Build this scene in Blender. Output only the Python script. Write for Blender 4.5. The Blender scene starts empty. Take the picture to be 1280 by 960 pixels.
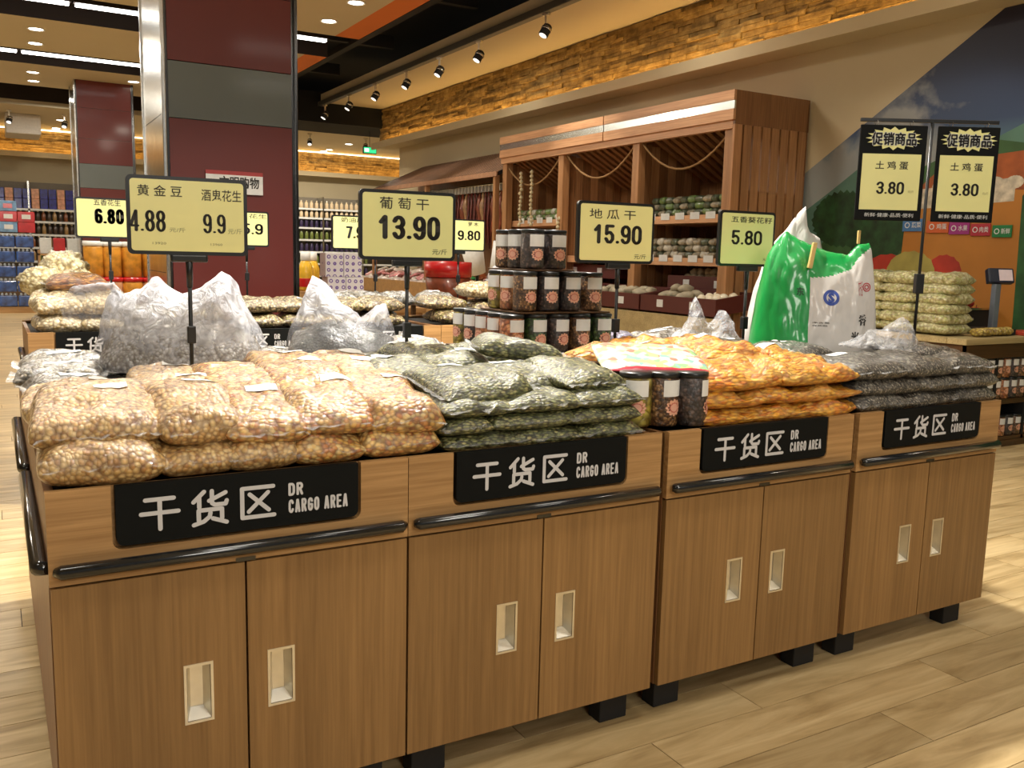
import bpy, bmesh, math, random
from mathutils import Vector, Matrix, noise, Euler
from mathutils.bvhtree import BVHTree
SC = bpy.context.scene
COL = SC.collection
PI = math.pi
R = math.radians
rnd = random.Random(7)

# ------------------------------------------------------------------ camera
H = 1.39
YAW, PIT, ROL, F = -5.24776378e-01, -1.40836004e-01, 2.42008328e-02, 1124.6338
def cam_axes():
    cy, sy = math.cos(YAW), math.sin(YAW)
    f = Vector((-sy, cy, 0)); r = Vector((cy, sy, 0)); u = Vector((0, 0, 1))
    f2 = f*math.cos(PIT)+u*math.sin(PIT); u2 = u*math.cos(PIT)-f*math.sin(PIT)
    return r*math.cos(ROL)+u2*math.sin(ROL), u2*math.cos(ROL)-r*math.sin(ROL), f2
RR, UU, FF = cam_axes()
cam = bpy.data.objects.new('camera', bpy.data.cameras.new('camera'))
COL.objects.link(cam)
m3 = Matrix((RR, UU, -FF)).transposed()
cam.matrix_world = Matrix.Translation((0, 0, H)) @ m3.to_4x4()
cam.data.sensor_width = 36
cam.data.lens = F/1280*36
cam.data.clip_start = .05; cam.data.clip_end = 100
SC.camera = cam
def ray(x, y): return RR*((x-640)/F)-UU*((y-480)/F)+FF
def at_y(x, y, Y): d = ray(x, y); return d*(Y/d.y)+Vector((0, 0, H))
def at_x(x, y, X): d = ray(x, y); return d*(X/d.x)+Vector((0, 0, H))
def at_z(x, y, Z): d = ray(x, y); return d*((Z-H)/d.z)+Vector((0, 0, H))

# ------------------------------------------------------------------ world, exposure, big lights
w = bpy.data.worlds.new('world'); SC.world = w; w.use_nodes = True
w.node_tree.nodes['Background'].inputs[0].default_value = (1, .93, .82, 1)
w.node_tree.nodes['Background'].inputs[1].default_value = .16
vs = SC.view_settings
vs.view_transform = 'Standard'; vs.look = 'None'; vs.gamma = 1; vs.use_curve_mapping = False
vs.exposure = 0.0
SC.cycles.use_denoising = True
SC.cycles.max_bounces = 6; SC.cycles.diffuse_bounces = 3; SC.cycles.glossy_bounces = 3
SC.cycles.transparent_max_bounces = 12; SC.cycles.sample_clamp_indirect = 4
WARM = (1, .91, .76); NEUT = (1, .95, .85); AMB = (1, .62, .22)
def lamp(name, kind, loc, power, col=WARM, size=.3, size_y=None, target=None, spread=None, spot=None, blend=.5):
    l = bpy.data.lights.new(name, kind); l.energy = power; l.color = col
    if kind == 'AREA':
        l.size = size
        l.shape = 'DISK'
        if size_y: l.shape = 'RECTANGLE'; l.size_y = size_y
        if spread: l.spread = R(spread)
    if kind == 'SPOT': l.spot_size = R(spot or 60); l.spot_blend = blend; l.shadow_soft_size = size
    o = bpy.data.objects.new(name, l); COL.objects.link(o); o.location = loc
    if target is not None:
        d = Vector(target)-Vector(loc); o.rotation_euler = d.to_track_quat('-Z', 'Y').to_euler()
    return o
# ceiling lamps of the hall, in and out of frame (area lamps look down by default)
for i, (x, y, p) in enumerate([(1.2, .6, 50), (-2.0, 1.6, 30), (3.8, .9, 32), (1.0, -1.5, 60), (4.5, -2.0, 35)]):
    lamp('offscreen_hall_light', 'AREA', (x, y, 4.34), p*.66, NEUT, 1.1, .5)
lamp('offscreen_hall_light', 'AREA', (.6, -3.2, 3.3), 72, NEUT, 1.6, .8, target=(1.3, 2, .5))  # fill lamp added behind the camera to brighten the cabinet fronts
lamp('island_light', 'AREA', (2.2, 4.1, 4.30), 225, NEUT, .28, spread=120)
lamp('island_light', 'AREA', (-.2, 4.4, 4.30), 44, NEUT, .28, spread=120)
for x, y, p in [(.9, 8.4, 110), (3.1, 8.4, 90), (.6, 15, 110), (3.1, 12, 70), (-2.5, 8, 70), (-2, 14, 90), (-2, 20, 90), (1.5, 21, 120), (6.8, 23.8, 130), (9.3, 23.6, 90)]:
    lamp('downlight_lamp', 'AREA', (x, y, 4.22 if y > 21.5 else 4.33), p, WARM, .35)
for y, p in [(1, 16), (3.6, 14), (8, 10), (12, 8)]:
    lamp('soffit_light', 'AREA', (6.4, y, 4.3), p, WARM, .3)

# ------------------------------------------------------------------ node material helpers
def new_mat(name):
    m = bpy.data.materials.new(name); m.use_nodes = True
    return m, m.node_tree, m.node_tree.nodes['Principled BSDF']
def nd(nt, t, ins=None, **props):
    n = nt.nodes.new(t)
    for k, v in props.items(): setattr(n, k, v)
    for k, v in (ins or {}).items():
        if isinstance(v, bpy.types.NodeSocket): nt.links.new(v, n.inputs[k])
        else: n.inputs[k].default_value = v
    return n
def c4(c): return (c[0], c[1], c[2], 1)
def srgb(r, g, b):
    return tuple(((v/255)/12.92 if v/255 <= .04045 else ((v/255+.055)/1.055)**2.4) for v in (r, g, b))
def ramp(nt, fac, stops, interp='LINEAR'):
    n = nt.nodes.new('ShaderNodeValToRGB'); n.color_ramp.interpolation = interp
    e = n.color_ramp.elements
    while len(e) < len(stops): e.new(.5)
    for i, (p, c) in enumerate(stops):
        e[i].position = p; e[i].color = c4(c) if len(c) == 3 else c
    nt.links.new(fac, n.inputs['Fac']); return n
def mult(nt, a, b, fac=1.0, mode='MULTIPLY'):
    n = nt.nodes.new('ShaderNodeMix'); n.data_type = 'RGBA'; n.blend_type = mode
    n.inputs[0].default_value = fac
    for i, v in ((6, a), (7, b)):
        if isinstance(v, bpy.types.NodeSocket): nt.links.new(v, n.inputs[i])
        else: n.inputs[i].default_value = c4(v)
    return n.outputs[2]
MC = {}
def flat(name, rgb, rough=.5, metal=0.0, emit=None, estr=1.0, coat=0.0, noise_amt=.06, nscale=30):
    if name in MC: return MC[name]
    m, nt, b = new_mat(name)
    tc = nd(nt, 'ShaderNodeTexCoord')
    nz = nd(nt, 'ShaderNodeTexNoise', {'Vector': tc.outputs['Object'], 'Scale': nscale, 'Detail': 3.0})
    r = ramp(nt, nz.outputs['Fac'], [(.3, tuple(v*(1-noise_amt) for v in rgb)), (.7, tuple(min(1, v*(1+noise_amt)) for v in rgb))])
    nt.links.new(r.outputs['Color'], b.inputs['Base Color'])
    b.inputs['Roughness'].default_value = rough; b.inputs['Metallic'].default_value = metal
    b.inputs['Coat Weight'].default_value = coat; b.inputs['Coat Roughness'].default_value = .1
    if emit: b.inputs['Emission Color'].default_value = c4(emit); b.inputs['Emission Strength'].default_value = estr
    MC[name] = m; return m
def wood(name, c1, c2, axis='z', rough=.42, scale=1.0, contrast=1.0, rand=.08):
    m, nt, b = new_mat(name)
    tc = nd(nt, 'ShaderNodeTexCoord'); oi = nd(nt, 'ShaderNodeObjectInfo')
    sc = {'x': (2.2, 80, 80), 'y': (80, 2.2, 80), 'z': (80, 80, 2.2)}[axis]
    sc = tuple(s*scale for s in sc)
    mp = nd(nt, 'ShaderNodeMapping', {'Vector': tc.outputs['Object'], 'Scale': sc})
    comb = nd(nt, 'ShaderNodeVectorMath', {0: mp.outputs[0], 1: oi.outputs['Random']}, operation='ADD')
    off = nd(nt, 'ShaderNodeVectorMath', {0: oi.outputs['Random'], 'Scale': 37.0}, operation='SCALE')
    comb = nd(nt, 'ShaderNodeVectorMath', {0: mp.outputs[0], 1: off.outputs[0]}, operation='ADD')
    n1 = nd(nt, 'ShaderNodeTexNoise', {'Vector': comb.outputs[0], 'Scale': 1.0, 'Detail': 6.0, 'Roughness': .62, 'Distortion': .25})
    n2 = nd(nt, 'ShaderNodeTexNoise', {'Vector': comb.outputs[0], 'Scale': .12, 'Detail': 2.0})
    r1 = ramp(nt, n1.outputs['Fac'], [(.5-.22/contrast, c1), (.5+.2/contrast, c2)])
    r2 = ramp(nt, n2.outputs['Fac'], [(.3, (.82, .80, .77)), (.7, (1.06, 1.05, 1.03))])
    col = mult(nt, r1.outputs['Color'], r2.outputs['Color'])
    hv = nd(nt, 'ShaderNodeMath', {0: oi.outputs['Random'], 1: rand*2, 2: 1-rand}, operation='MULTIPLY_ADD')
    hs = nd(nt, 'ShaderNodeHueSaturation', {'Color': col, 'Value': hv.outputs[0]})
    nt.links.new(hs.outputs[0], b.inputs['Base Color'])
    b.inputs['Roughness'].default_value = rough
    bp = nd(nt, 'ShaderNodeBump', {'Height': n1.outputs['Fac'], 'Strength': .08, 'Distance': .002})
    nt.links.new(bp.outputs[0], b.inputs['Normal'])
    return m
def contents(name, pal, size=.012, stretch=(1, 1, 1), gap=.30, film=1.0, wrink=30, tone=.25, rough=.45, bump=.8, coatr=.12, haze=0.0, hazecol=(.7, .68, .62)):
    """loose goods pressed against clear film: cells of the goods under a wrinkled glossy coat"""
    m, nt, b = new_mat(name)
    tc = nd(nt, 'ShaderNodeTexCoord'); oi = nd(nt, 'ShaderNodeObjectInfo')
    off = nd(nt, 'ShaderNodeVectorMath', {0: oi.outputs['Random'], 'Scale': 13.0}, operation='SCALE')
    ad = nd(nt, 'ShaderNodeVectorMath', {0: tc.outputs['Object'], 1: off.outputs[0]}, operation='ADD')
    ds = nd(nt, 'ShaderNodeTexNoise', {'Vector': ad.outputs[0], 'Scale': 14.0, 'Detail': 1.0})
    dv = nd(nt, 'ShaderNodeVectorMath', {0: ds.outputs['Color'], 'Scale': size*1.6}, operation='SCALE')
    ad2 = nd(nt, 'ShaderNodeVectorMath', {0: ad.outputs[0], 1: dv.outputs[0]}, operation='ADD')
    mp = nd(nt, 'ShaderNodeMapping', {'Vector': ad2.outputs[0], 'Scale': tuple(1/size/s for s in stretch)})
    vo = nd(nt, 'ShaderNodeTexVoronoi', {'Vector': mp.outputs[0], 'Scale': 1.0, 'Randomness': .95})
    sp = nd(nt, 'ShaderNodeSeparateColor', {'Color': vo.outputs['Color']})
    k = len(pal)
    rc = ramp(nt, sp.outputs[0], [(i/k, c) for i, c in enumerate(pal)], 'CONSTANT')
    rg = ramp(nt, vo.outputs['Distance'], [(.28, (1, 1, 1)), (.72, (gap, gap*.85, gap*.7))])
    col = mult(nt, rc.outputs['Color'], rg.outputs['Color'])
    nz = nd(nt, 'ShaderNodeTexNoise', {'Vector': ad.outputs[0], 'Scale': 9.0, 'Detail': 2.0})
    rt = ramp(nt, nz.outputs['Fac'], [(.3, (1-tone,)*3), (.7, (1+tone*.4,)*3)])
    col = mult(nt, col, rt.outputs['Color'])
    if haze:
        nh = nd(nt, 'ShaderNodeTexNoise', {'Vector': ad.outputs[0], 'Scale': 22.0, 'Detail': 4.0, 'Distortion': 1.2})
        rh = ramp(nt, nh.outputs['Fac'], [(.45, (0, 0, 0)), (.75, (haze,)*3)])
        mx = nt.nodes.new('ShaderNodeMix'); mx.data_type = 'RGBA'
        nt.links.new(rh.outputs['Color'], mx.inputs[0]); nt.links.new(col, mx.inputs[6]); mx.inputs[7].default_value = c4(hazecol)
        col = mx.outputs[2]
    nt.links.new(col, b.inputs['Base Color'])
    b.inputs['Roughness'].default_value = rough
    bp = nd(nt, 'ShaderNodeBump', {'Height': vo.outputs['Distance'], 'Strength': bump, 'Distance': size*.45})
    bp.invert = True
    nt.links.new(bp.outputs[0], b.inputs['Normal'])
    wn = nd(nt, 'ShaderNodeTexNoise', {'Vector': ad.outputs[0], 'Scale': wrink, 'Detail': 5.0, 'Roughness': .6, 'Distortion': 1.6})
    wb = nd(nt, 'ShaderNodeBump', {'Height': wn.outputs['Fac'], 'Strength': .9, 'Distance': .012})
    nt.links.new(wb.outputs[0], b.inputs['Coat Normal'])
    b.inputs['Coat Weight'].default_value = film; b.inputs['Coat Roughness'].default_value = coatr
    b.inputs['Coat IOR'].default_value = 1.55
    return m
def film_mat(name, col, alpha, rough=.22, wr=26, bs=1.0, coat=.6, zlo=None, zhi=None):
    m, nt, b = new_mat(name)
    tc = nd(nt, 'ShaderNodeTexCoord')
    n = nd(nt, 'ShaderNodeTexNoise', {'Vector': tc.outputs['Object'], 'Scale': wr, 'Detail': 6.0, 'Distortion': 2.2})
    r = ramp(nt, n.outputs['Fac'], [(.35, (alpha*.6,)*3), (.62, (min(1, alpha*1.35),)*3)])
    av = r.outputs['Color']
    if zhi:      # stretched thin over the goods, gathered in milky folds above them
        sz = nd(nt, 'ShaderNodeSeparateXYZ', {0: tc.outputs['Object']})
        mr = nd(nt, 'ShaderNodeMapRange', {'Value': sz.outputs[2], 1: zlo, 2: zhi, 3: .22, 4: 1.0})
        av = nd(nt, 'ShaderNodeMath', {0: av, 1: mr.outputs[0]}, operation='MULTIPLY').outputs[0]
    nt.links.new(av, b.inputs['Alpha'])
    bp = nd(nt, 'ShaderNodeBump', {'Height': n.outputs['Fac'], 'Strength': bs, 'Distance': .02})
    nt.links.new(bp.outputs[0], b.inputs['Normal'])
    b.inputs['Base Color'].default_value = c4(col); b.inputs['Roughness'].default_value = rough
    b.inputs['Coat Weight'].default_value = coat
    b.inputs['Coat Roughness'].default_value = .12
    return m
# palette ---------------------------------------------------------------
M = {}
M['door'] = wood('door_wood', srgb(132, 98, 58), srgb(166, 128, 80), 'z', contrast=.9)
M['fascia'] = wood('fascia_wood', srgb(158, 118, 72), srgb(202, 160, 108), 'x', contrast=1.0)
M['carcass'] = wood('carcass_wood', srgb(120, 82, 50), srgb(160, 114, 72), 'z')
M['shelfwood'] = wood('shelf_wood', srgb(150, 106, 68), srgb(190, 142, 98), 'z', rand=.12)
M['shelfwoodx'] = wood('shelf_wood_across', srgb(186, 136, 98), srgb(222, 174, 132), 'y', rand=.06)
M['darkslat'] = wood('dark_slat_wood', srgb(112, 76, 46), srgb(152, 108, 70), 'z', rand=.15)
M['awning'] = wood('awning_wood', srgb(150, 108, 82), srgb(196, 152, 122), 'x', rand=.12)
M['counter'] = wood('counter_wood', srgb(160, 140, 96), srgb(200, 182, 136), 'x', rand=.02)
M['darkwood'] = wood('dark_wood', srgb(66, 44, 22), srgb(96, 66, 38), 'x')
M['black'] = flat('black_plastic', (.012, .013, .014), .32)
M['blackmat'] = flat('black_matt', (.010, .010, .011), .7)
M['board'] = flat('black_sign_board', (.006, .007, .007), .62)
M['board'].node_tree.nodes['Principled BSDF'].inputs['Specular IOR Level'].default_value = .12
M['rail'] = flat('black_rubber_rail', (.010, .011, .012), .16, coat=.6, noise_amt=.5, nscale=120)
M['steel'] = flat('steel', (.62, .62, .60), .22, 1.0, noise_amt=.12, nscale=8)
M['cup'] = flat('handle_metal', (.80, .76, .66), .30, .85)
M['silvertext'] = flat('silver_lettering', (.62, .62, .64), .4)
M['blacktext'] = flat('black_lettering', (.02, .018, .015), .6)
M['greytext'] = flat('grey_lettering', (.30, .30, .16), .6)
M['yellow'] = flat('pale_yellow_card', srgb(232, 230, 160), .30, coat=.35, noise_amt=.03, nscale=4)
M['paper'] = flat('white_paper', (.82, .82, .80), .5, noise_amt=.05)
M['papertag'] = flat('price_tag_paper', (.70, .72, .72), .4, coat=.5)
M['red'] = flat('red_panel', srgb(106, 38, 33), .45, coat=.15, noise_amt=.04, nscale=1.5)
M['greyband'] = flat('grey_panel', srgb(104, 112, 110), .42, coat=.2, noise_amt=.04, nscale=2)
M['trimdark'] = flat('dark_metal_trim', (.10, .10, .10), .2, 1.0)
M['cream'] = flat('cream_paint', srgb(196, 182, 150), .8, noise_amt=.02, nscale=2)
M['creamceil'] = flat('cream_ceiling_paint', srgb(200, 188, 162), .85, noise_amt=.02, nscale=1)
M['orangeceil'] = flat('orange_ceiling_paint', srgb(214, 118, 54), .8, noise_amt=.03, nscale=2)
M['void'] = flat('black_ceiling_void', (.006, .006, .006), .9)
M['trench'] = flat('brown_black_trough', srgb(38, 26, 20), .75)
M['tube'] = flat('lit_tube', (1, 1, 1), .5, emit=(1, .97, .90), estr=9)
M['disc'] = flat('lit_disc', (1, 1, 1), .5, emit=(1, .93, .78), estr=14)
M['spotlit'] = flat('spot_lens', (1, 1, 1), .5, emit=(1, .95, .85), estr=1.6)
M['led'] = flat('amber_led', (1, .7, .3), .5, emit=(1, .56, .12), estr=7)
M['ledw'] = flat('warm_led', (1, .9, .7), .5, emit=(1, .80, .50), estr=6)
M['film'] = film_mat('clear_film', (.80, .81, .82), .34)
M['filmw'] = film_mat('milky_film', (.78, .79, .86), .80, .34, wr=17, bs=.6, coat=.5, zlo=.07, zhi=.22)
M['filmthin'] = film_mat('thin_crumpled_film', (.82, .83, .88), .26, .3, wr=22, bs=.5, coat=.4)
M['filmw2'] = film_mat('milky_film_high', (.78, .79, .86), .80, .34, wr=17, bs=.6, coat=.5, zlo=.145, zhi=.25)
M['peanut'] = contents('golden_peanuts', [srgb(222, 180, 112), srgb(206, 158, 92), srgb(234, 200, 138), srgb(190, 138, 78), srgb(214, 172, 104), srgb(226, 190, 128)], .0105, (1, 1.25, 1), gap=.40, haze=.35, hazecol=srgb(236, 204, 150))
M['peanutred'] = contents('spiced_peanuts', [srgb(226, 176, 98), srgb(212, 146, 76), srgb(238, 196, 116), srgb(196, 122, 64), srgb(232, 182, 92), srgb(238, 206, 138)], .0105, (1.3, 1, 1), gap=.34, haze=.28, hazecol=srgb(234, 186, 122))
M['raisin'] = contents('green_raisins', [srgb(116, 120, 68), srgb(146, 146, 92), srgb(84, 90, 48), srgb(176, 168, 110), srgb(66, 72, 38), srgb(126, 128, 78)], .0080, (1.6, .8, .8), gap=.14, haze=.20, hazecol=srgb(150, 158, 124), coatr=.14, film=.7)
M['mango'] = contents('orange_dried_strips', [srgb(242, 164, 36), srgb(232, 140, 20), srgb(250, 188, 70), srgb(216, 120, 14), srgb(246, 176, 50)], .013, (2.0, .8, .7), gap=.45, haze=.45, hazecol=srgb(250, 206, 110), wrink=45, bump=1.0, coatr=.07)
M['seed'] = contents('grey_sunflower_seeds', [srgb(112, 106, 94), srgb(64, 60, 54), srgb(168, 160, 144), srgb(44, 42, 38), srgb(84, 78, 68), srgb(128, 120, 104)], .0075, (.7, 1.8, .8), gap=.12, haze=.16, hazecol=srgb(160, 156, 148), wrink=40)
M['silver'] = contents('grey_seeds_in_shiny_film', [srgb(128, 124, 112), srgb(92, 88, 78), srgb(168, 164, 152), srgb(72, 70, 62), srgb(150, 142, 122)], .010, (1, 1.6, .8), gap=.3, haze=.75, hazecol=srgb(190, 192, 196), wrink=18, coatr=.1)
M['purple'] = contents('purple_grey_dried_fruit', [srgb(96, 88, 116), srgb(70, 62, 90), srgb(150, 144, 168), srgb(60, 58, 72)], .012, gap=.3, haze=.6, hazecol=srgb(176, 176, 192), wrink=18)
M['pistachio'] = contents('pistachio_mix', [srgb(186, 160, 112), srgb(120, 96, 60), srgb(208, 190, 148), srgb(140, 132, 72), srgb(96, 74, 44)], .014, gap=.2, haze=.25, hazecol=srgb(190, 176, 140))
M['garlic'] = contents('cream_nuts', [srgb(226, 206, 160), srgb(200, 174, 120), srgb(238, 224, 190), srgb(180, 156, 98), srgb(214, 200, 160)], .016, gap=.36, haze=.45, hazecol=srgb(236, 226, 196))
M['fungus'] = contents('white_dried_fungus', [srgb(244, 232, 184), srgb(232, 214, 152), srgb(250, 244, 214), srgb(238, 226, 178)], .022, gap=.55, haze=.4, hazecol=srgb(250, 246, 224), bump=1)
M['fungusbrown'] = contents('brown_dried_flowers', [srgb(176, 118, 56), srgb(148, 88, 36), srgb(206, 150, 82), srgb(110, 66, 30)], .012, (3, .6, .6), gap=.3)
M['nets'] = contents('pale_green_pods', [srgb(224, 222, 166), srgb(206, 206, 142), srgb(236, 234, 192), srgb(214, 214, 160), srgb(190, 196, 124), srgb(222, 218, 164)], .022, gap=.55, haze=.5, hazecol=srgb(214, 212, 176))
M['corn'] = contents('yellow_corn', [srgb(216, 190, 92), srgb(196, 166, 66), srgb(230, 208, 124)], .02, gap=.4)
M['darkgoods'] = contents('dark_beans_in_jar', [srgb(70, 54, 52), srgb(40, 32, 34), srgb(98, 80, 74), srgb(56, 48, 52)], .010, gap=.3, film=.8, bump=.4)
M['browngoods'] = contents('brown_nuts_in_jar', [srgb(132, 92, 54), srgb(96, 62, 34), srgb(164, 124, 78), srgb(76, 50, 28)], .009, gap=.3, film=.8, bump=.5)
M['greengoods'] = contents('green_goods_in_jar', [srgb(60, 96, 44), srgb(36, 66, 28), srgb(92, 124, 64), srgb(44, 74, 40)], .014, gap=.25, film=.8, bump=.4)
M['olives'] = contents('green_olives_in_jar', [srgb(170, 152, 52), srgb(150, 132, 38), srgb(186, 170, 76)], .030, gap=.3, film=.8, bump=.8)
M['orangegoods'] = contents('orange_goods_in_jar', [srgb(196, 124, 72), srgb(170, 96, 52), srgb(214, 150, 96)], .016, gap=.35, film=.8, bump=.4)
M['badge'] = flat('peach_badge', srgb(228, 170, 142), .4, coat=.4)
M['badger'] = flat('red_badge_print', srgb(196, 110, 96), .5)
M['badgeg'] = flat('gold_badge_print', srgb(224, 168, 146), .5)
M['sackgreen'] = flat('green_woven_sack', srgb(8, 146, 66), .38, coat=.5, noise_amt=.12, nscale=7)
M['sackwhite'] = flat('white_woven_sack', srgb(206, 202, 198), .42, coat=.35, noise_amt=.05, nscale=7)

# stone: warm stacked ledger stones
def stone_mat():
    m, nt, b = new_mat('ledger_stone')
    g = nd(nt, 'ShaderNodeNewGeometry'); oi = nd(nt, 'ShaderNodeObjectInfo')
    n = nd(nt, 'ShaderNodeTexNoise', {'Vector': g.outputs['Position'], 'Scale': 7.0, 'Detail': 8.0, 'Roughness': .7})
    v = nd(nt, 'ShaderNodeMapping', {'Vector': g.outputs['Position'], 'Scale': (3, 3, 16)})
    n2 = nd(nt, 'ShaderNodeTexNoise', {'Vector': v.outputs[0], 'Scale': 1.0, 'Detail': 5.0})
    r = ramp(nt, n.outputs['Fac'], [(.3, srgb(112, 88, 46)), (.5, srgb(160, 130, 74)), (.72, srgb(196, 168, 106))])
    r2 = ramp(nt, n2.outputs['Fac'], [(.3, (.62, .58, .52)), (.7, (1.1, 1.1, 1.1))])
    col = mult(nt, r.outputs['Color'], r2.outputs['Color'])
    hv = nd(nt, 'ShaderNodeMath', {0: oi.outputs['Random'], 1: .45, 2: .76}, operation='MULTIPLY_ADD')
    hs = nd(nt, 'ShaderNodeHueSaturation', {'Color': col, 'Value': hv.outputs[0]})
    nt.links.new(hs.outputs[0], b.inputs['Base Color']); b.inputs['Roughness'].default_value = .85
    bp = nd(nt, 'ShaderNodeBump', {'Height': n.outputs['Fac'], 'Strength': .9, 'Distance': .03})
    nt.links.new(bp.outputs[0], b.inputs['Normal'])
    return m
M['stone'] = stone_mat()
PW, PL = .19, 1.2
def floor_mat():
    m, nt, b = new_mat('floor_planks')
    g = nd(nt, 'ShaderNodeNewGeometry')
    s = nd(nt, 'ShaderNodeSeparateXYZ', {0: g.outputs['Position']})
    row = nd(nt, 'ShaderNodeMath', {0: s.outputs['Y'], 1: PW}, operation='DIVIDE'); rowf = nd(nt, 'ShaderNodeMath', {0: row.outputs[0]}, operation='FLOOR')
    rs = nd(nt, 'ShaderNodeMath', {0: rowf.outputs[0], 1: .37}, operation='MULTIPLY'); rf = nd(nt, 'ShaderNodeMath', {0: rs.outputs[0]}, operation='FRACT')
    xl = nd(nt, 'ShaderNodeMath', {0: s.outputs['X'], 1: PL}, operation='DIVIDE'); xs = nd(nt, 'ShaderNodeMath', {0: xl.outputs[0], 1: rf.outputs[0]}, operation='SUBTRACT')
    xf = nd(nt, 'ShaderNodeMath', {0: xs.outputs[0]}, operation='FLOOR')
    cell = nd(nt, 'ShaderNodeCombineXYZ', {0: xf.outputs[0], 1: rowf.outputs[0], 2: 0.0})
    wn = nd(nt, 'ShaderNodeTexWhiteNoise', {'Vector': cell.outputs[0]})
    sc = nd(nt, 'ShaderNodeVectorMath', {0: wn.outputs['Color'], 'Scale': 9.0}, operation='SCALE')
    p2 = nd(nt, 'ShaderNodeVectorMath', {0: g.outputs['Position'], 1: sc.outputs[0]}, operation='ADD')
    mp = nd(nt, 'ShaderNodeMapping', {'Vector': p2.outputs[0], 'Scale': (1.1, 9, 9)})
    n1 = nd(nt, 'ShaderNodeTexNoise', {'Vector': mp.outputs[0], 'Scale': 1.6, 'Detail': 6.0, 'Roughness': .6, 'Distortion': .8})
    r1 = ramp(nt, n1.outputs['Fac'], [(.28, srgb(152, 126, 84)), (.5, srgb(190, 164, 118)), (.72, srgb(214, 190, 144))])
    hv = nd(nt, 'ShaderNodeMath', {0: wn.outputs['Value'], 1: .26, 2: .86}, operation='MULTIPLY_ADD')
    hs = nd(nt, 'ShaderNodeHueSaturation', {'Color': r1.outputs['Color'], 'Value': hv.outputs[0]})
    nt.links.new(hs.outputs[0], b.inputs['Base Color']); b.inputs['Roughness'].default_value = .34
    b.inputs['Specular IOR Level'].default_value = .55
    bp = nd(nt, 'ShaderNodeBump', {'Height': n1.outputs['Fac'], 'Strength': .12, 'Distance': .004})
    nt.links.new(bp.outputs[0], b.inputs['Normal'])
    return m
M['floor'] = floor_mat()

# ------------------------------------------------------------------ mesh helpers
class MB:
    def __init__(s): s.v = []; s.f = []; s.mi = []; s.sm = []
    def add(s, vs, fs, mi=0, smooth=False):
        o = len(s.v); s.v += [tuple(v) for v in vs]; s.f += [tuple(i+o for i in f) for f in fs]
        s.mi += [mi]*len(fs); s.sm += [smooth]*len(fs); return s
    def box(s, x0, x1, y0, y1, z0, z1, mi=0, ch=0):
        if ch:
            bm = bmesh.new(); bmesh.ops.create_cube(bm, size=1)
            for v in bm.verts: v.co = Vector(((x0+x1)/2+v.co.x*(x1-x0), (y0+y1)/2+v.co.y*(y1-y0), (z0+z1)/2+v.co.z*(z1-z0)))
            bmesh.ops.bevel(bm, geom=bm.edges[:], offset=ch, segments=2, affect='EDGES', profile=.6)
            bm.verts.index_update()
            s.add([v.co[:] for v in bm.verts], [[v.index for v in f.verts] for f in bm.faces], mi); bm.free(); return s
        vs = [(x, y, z) for z in (z0, z1) for x, y in ((x0, y0), (x1, y0), (x1, y1), (x0, y1))]
        return s.add(vs, [(3, 2, 1, 0), (4, 5, 6, 7), (0, 1, 5, 4), (1, 2, 6, 5), (2, 3, 7, 6), (3, 0, 4, 7)], mi)
    def tube(s, pts, rad, n=8, mi=0, caps=True):
        pts = [Vector(p) for p in pts]; rads = rad if isinstance(rad, (list, tuple)) else [rad]*len(pts)
        vs = []; fs = []
        for i, p in enumerate(pts):
            d = (pts[min(i+1, len(pts)-1)]-pts[max(i-1, 0)]).normalized()
            a = d.cross(Vector((0, 0, 1)) if abs(d.z) < .9 else Vector((1, 0, 0))).normalized(); b = d.cross(a)
            for k in range(n):
                t = 2*PI*k/n; vs.append(p+a*math.cos(t)*rads[i]+b*math.sin(t)*rads[i])
        for i in range(len(pts)-1):
            for k in range(n): fs.append((i*n+k, i*n+(k+1) % n, (i+1)*n+(k+1) % n, (i+1)*n+k))
        s.add(vs, fs, mi, True)
        if caps:
            o = len(s.v)-len(vs); e = o+(len(pts)-1)*n
            s.f += [tuple(range(o, o+n))[::-1], tuple(range(e, e+n))]; s.mi += [mi]*2; s.sm += [False]*2
        return s
    def lathe(s, prof, n=16, mi=0, c=(0, 0, 0), caps=True):
        vs = []; fs = []
        for r, z in prof:
            for k in range(n): vs.append((c[0]+r*math.cos(2*PI*k/n), c[1]+r*math.sin(2*PI*k/n), c[2]+z))
        for i in range(len(prof)-1):
            for k in range(n): fs.append((i*n+k, i*n+(k+1) % n, (i+1)*n+(k+1) % n, (i+1)*n+k))
        s.add(vs, fs, mi, True); o = len(s.v)-len(vs); e = o+(len(prof)-1)*n
        if not caps: return s
        s.f += [tuple(range(o, o+n))[::-1], tuple(range(e, e+n))]; s.mi += [mi]*2; s.sm += [False]*2
        return s
    def prism(s, poly, y0, y1, mi=0):          # polygon in xz (counter-clockwise seen from -y), extruded along y
        n = len(poly)
        vs = [(x, y0, z) for x, z in poly]+[(x, y1, z) for x, z in poly]
        fs = [tuple(range(n)), tuple(range(n, 2*n))[::-1]]+[(i, i+n, (i+1) % n+n, (i+1) % n) for i in range(n)]
        return s.add(vs, fs, mi)
    def mesh(s, name, mats):
        me = bpy.data.meshes.new(name); me.from_pydata(s.v, [], s.f)
        for m in (mats if isinstance(mats, (list, tuple)) else [mats]): me.materials.append(m)
        for p, a, b in zip(me.polygons, s.mi, s.sm): p.material_index = a; p.use_smooth = b
        me.update(); return me
    def build(s, name, mats, parent=None, loc=(0, 0, 0), rot=(0, 0, 0)):
        return link(name, s.mesh(name, mats), parent, loc, rot)
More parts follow.
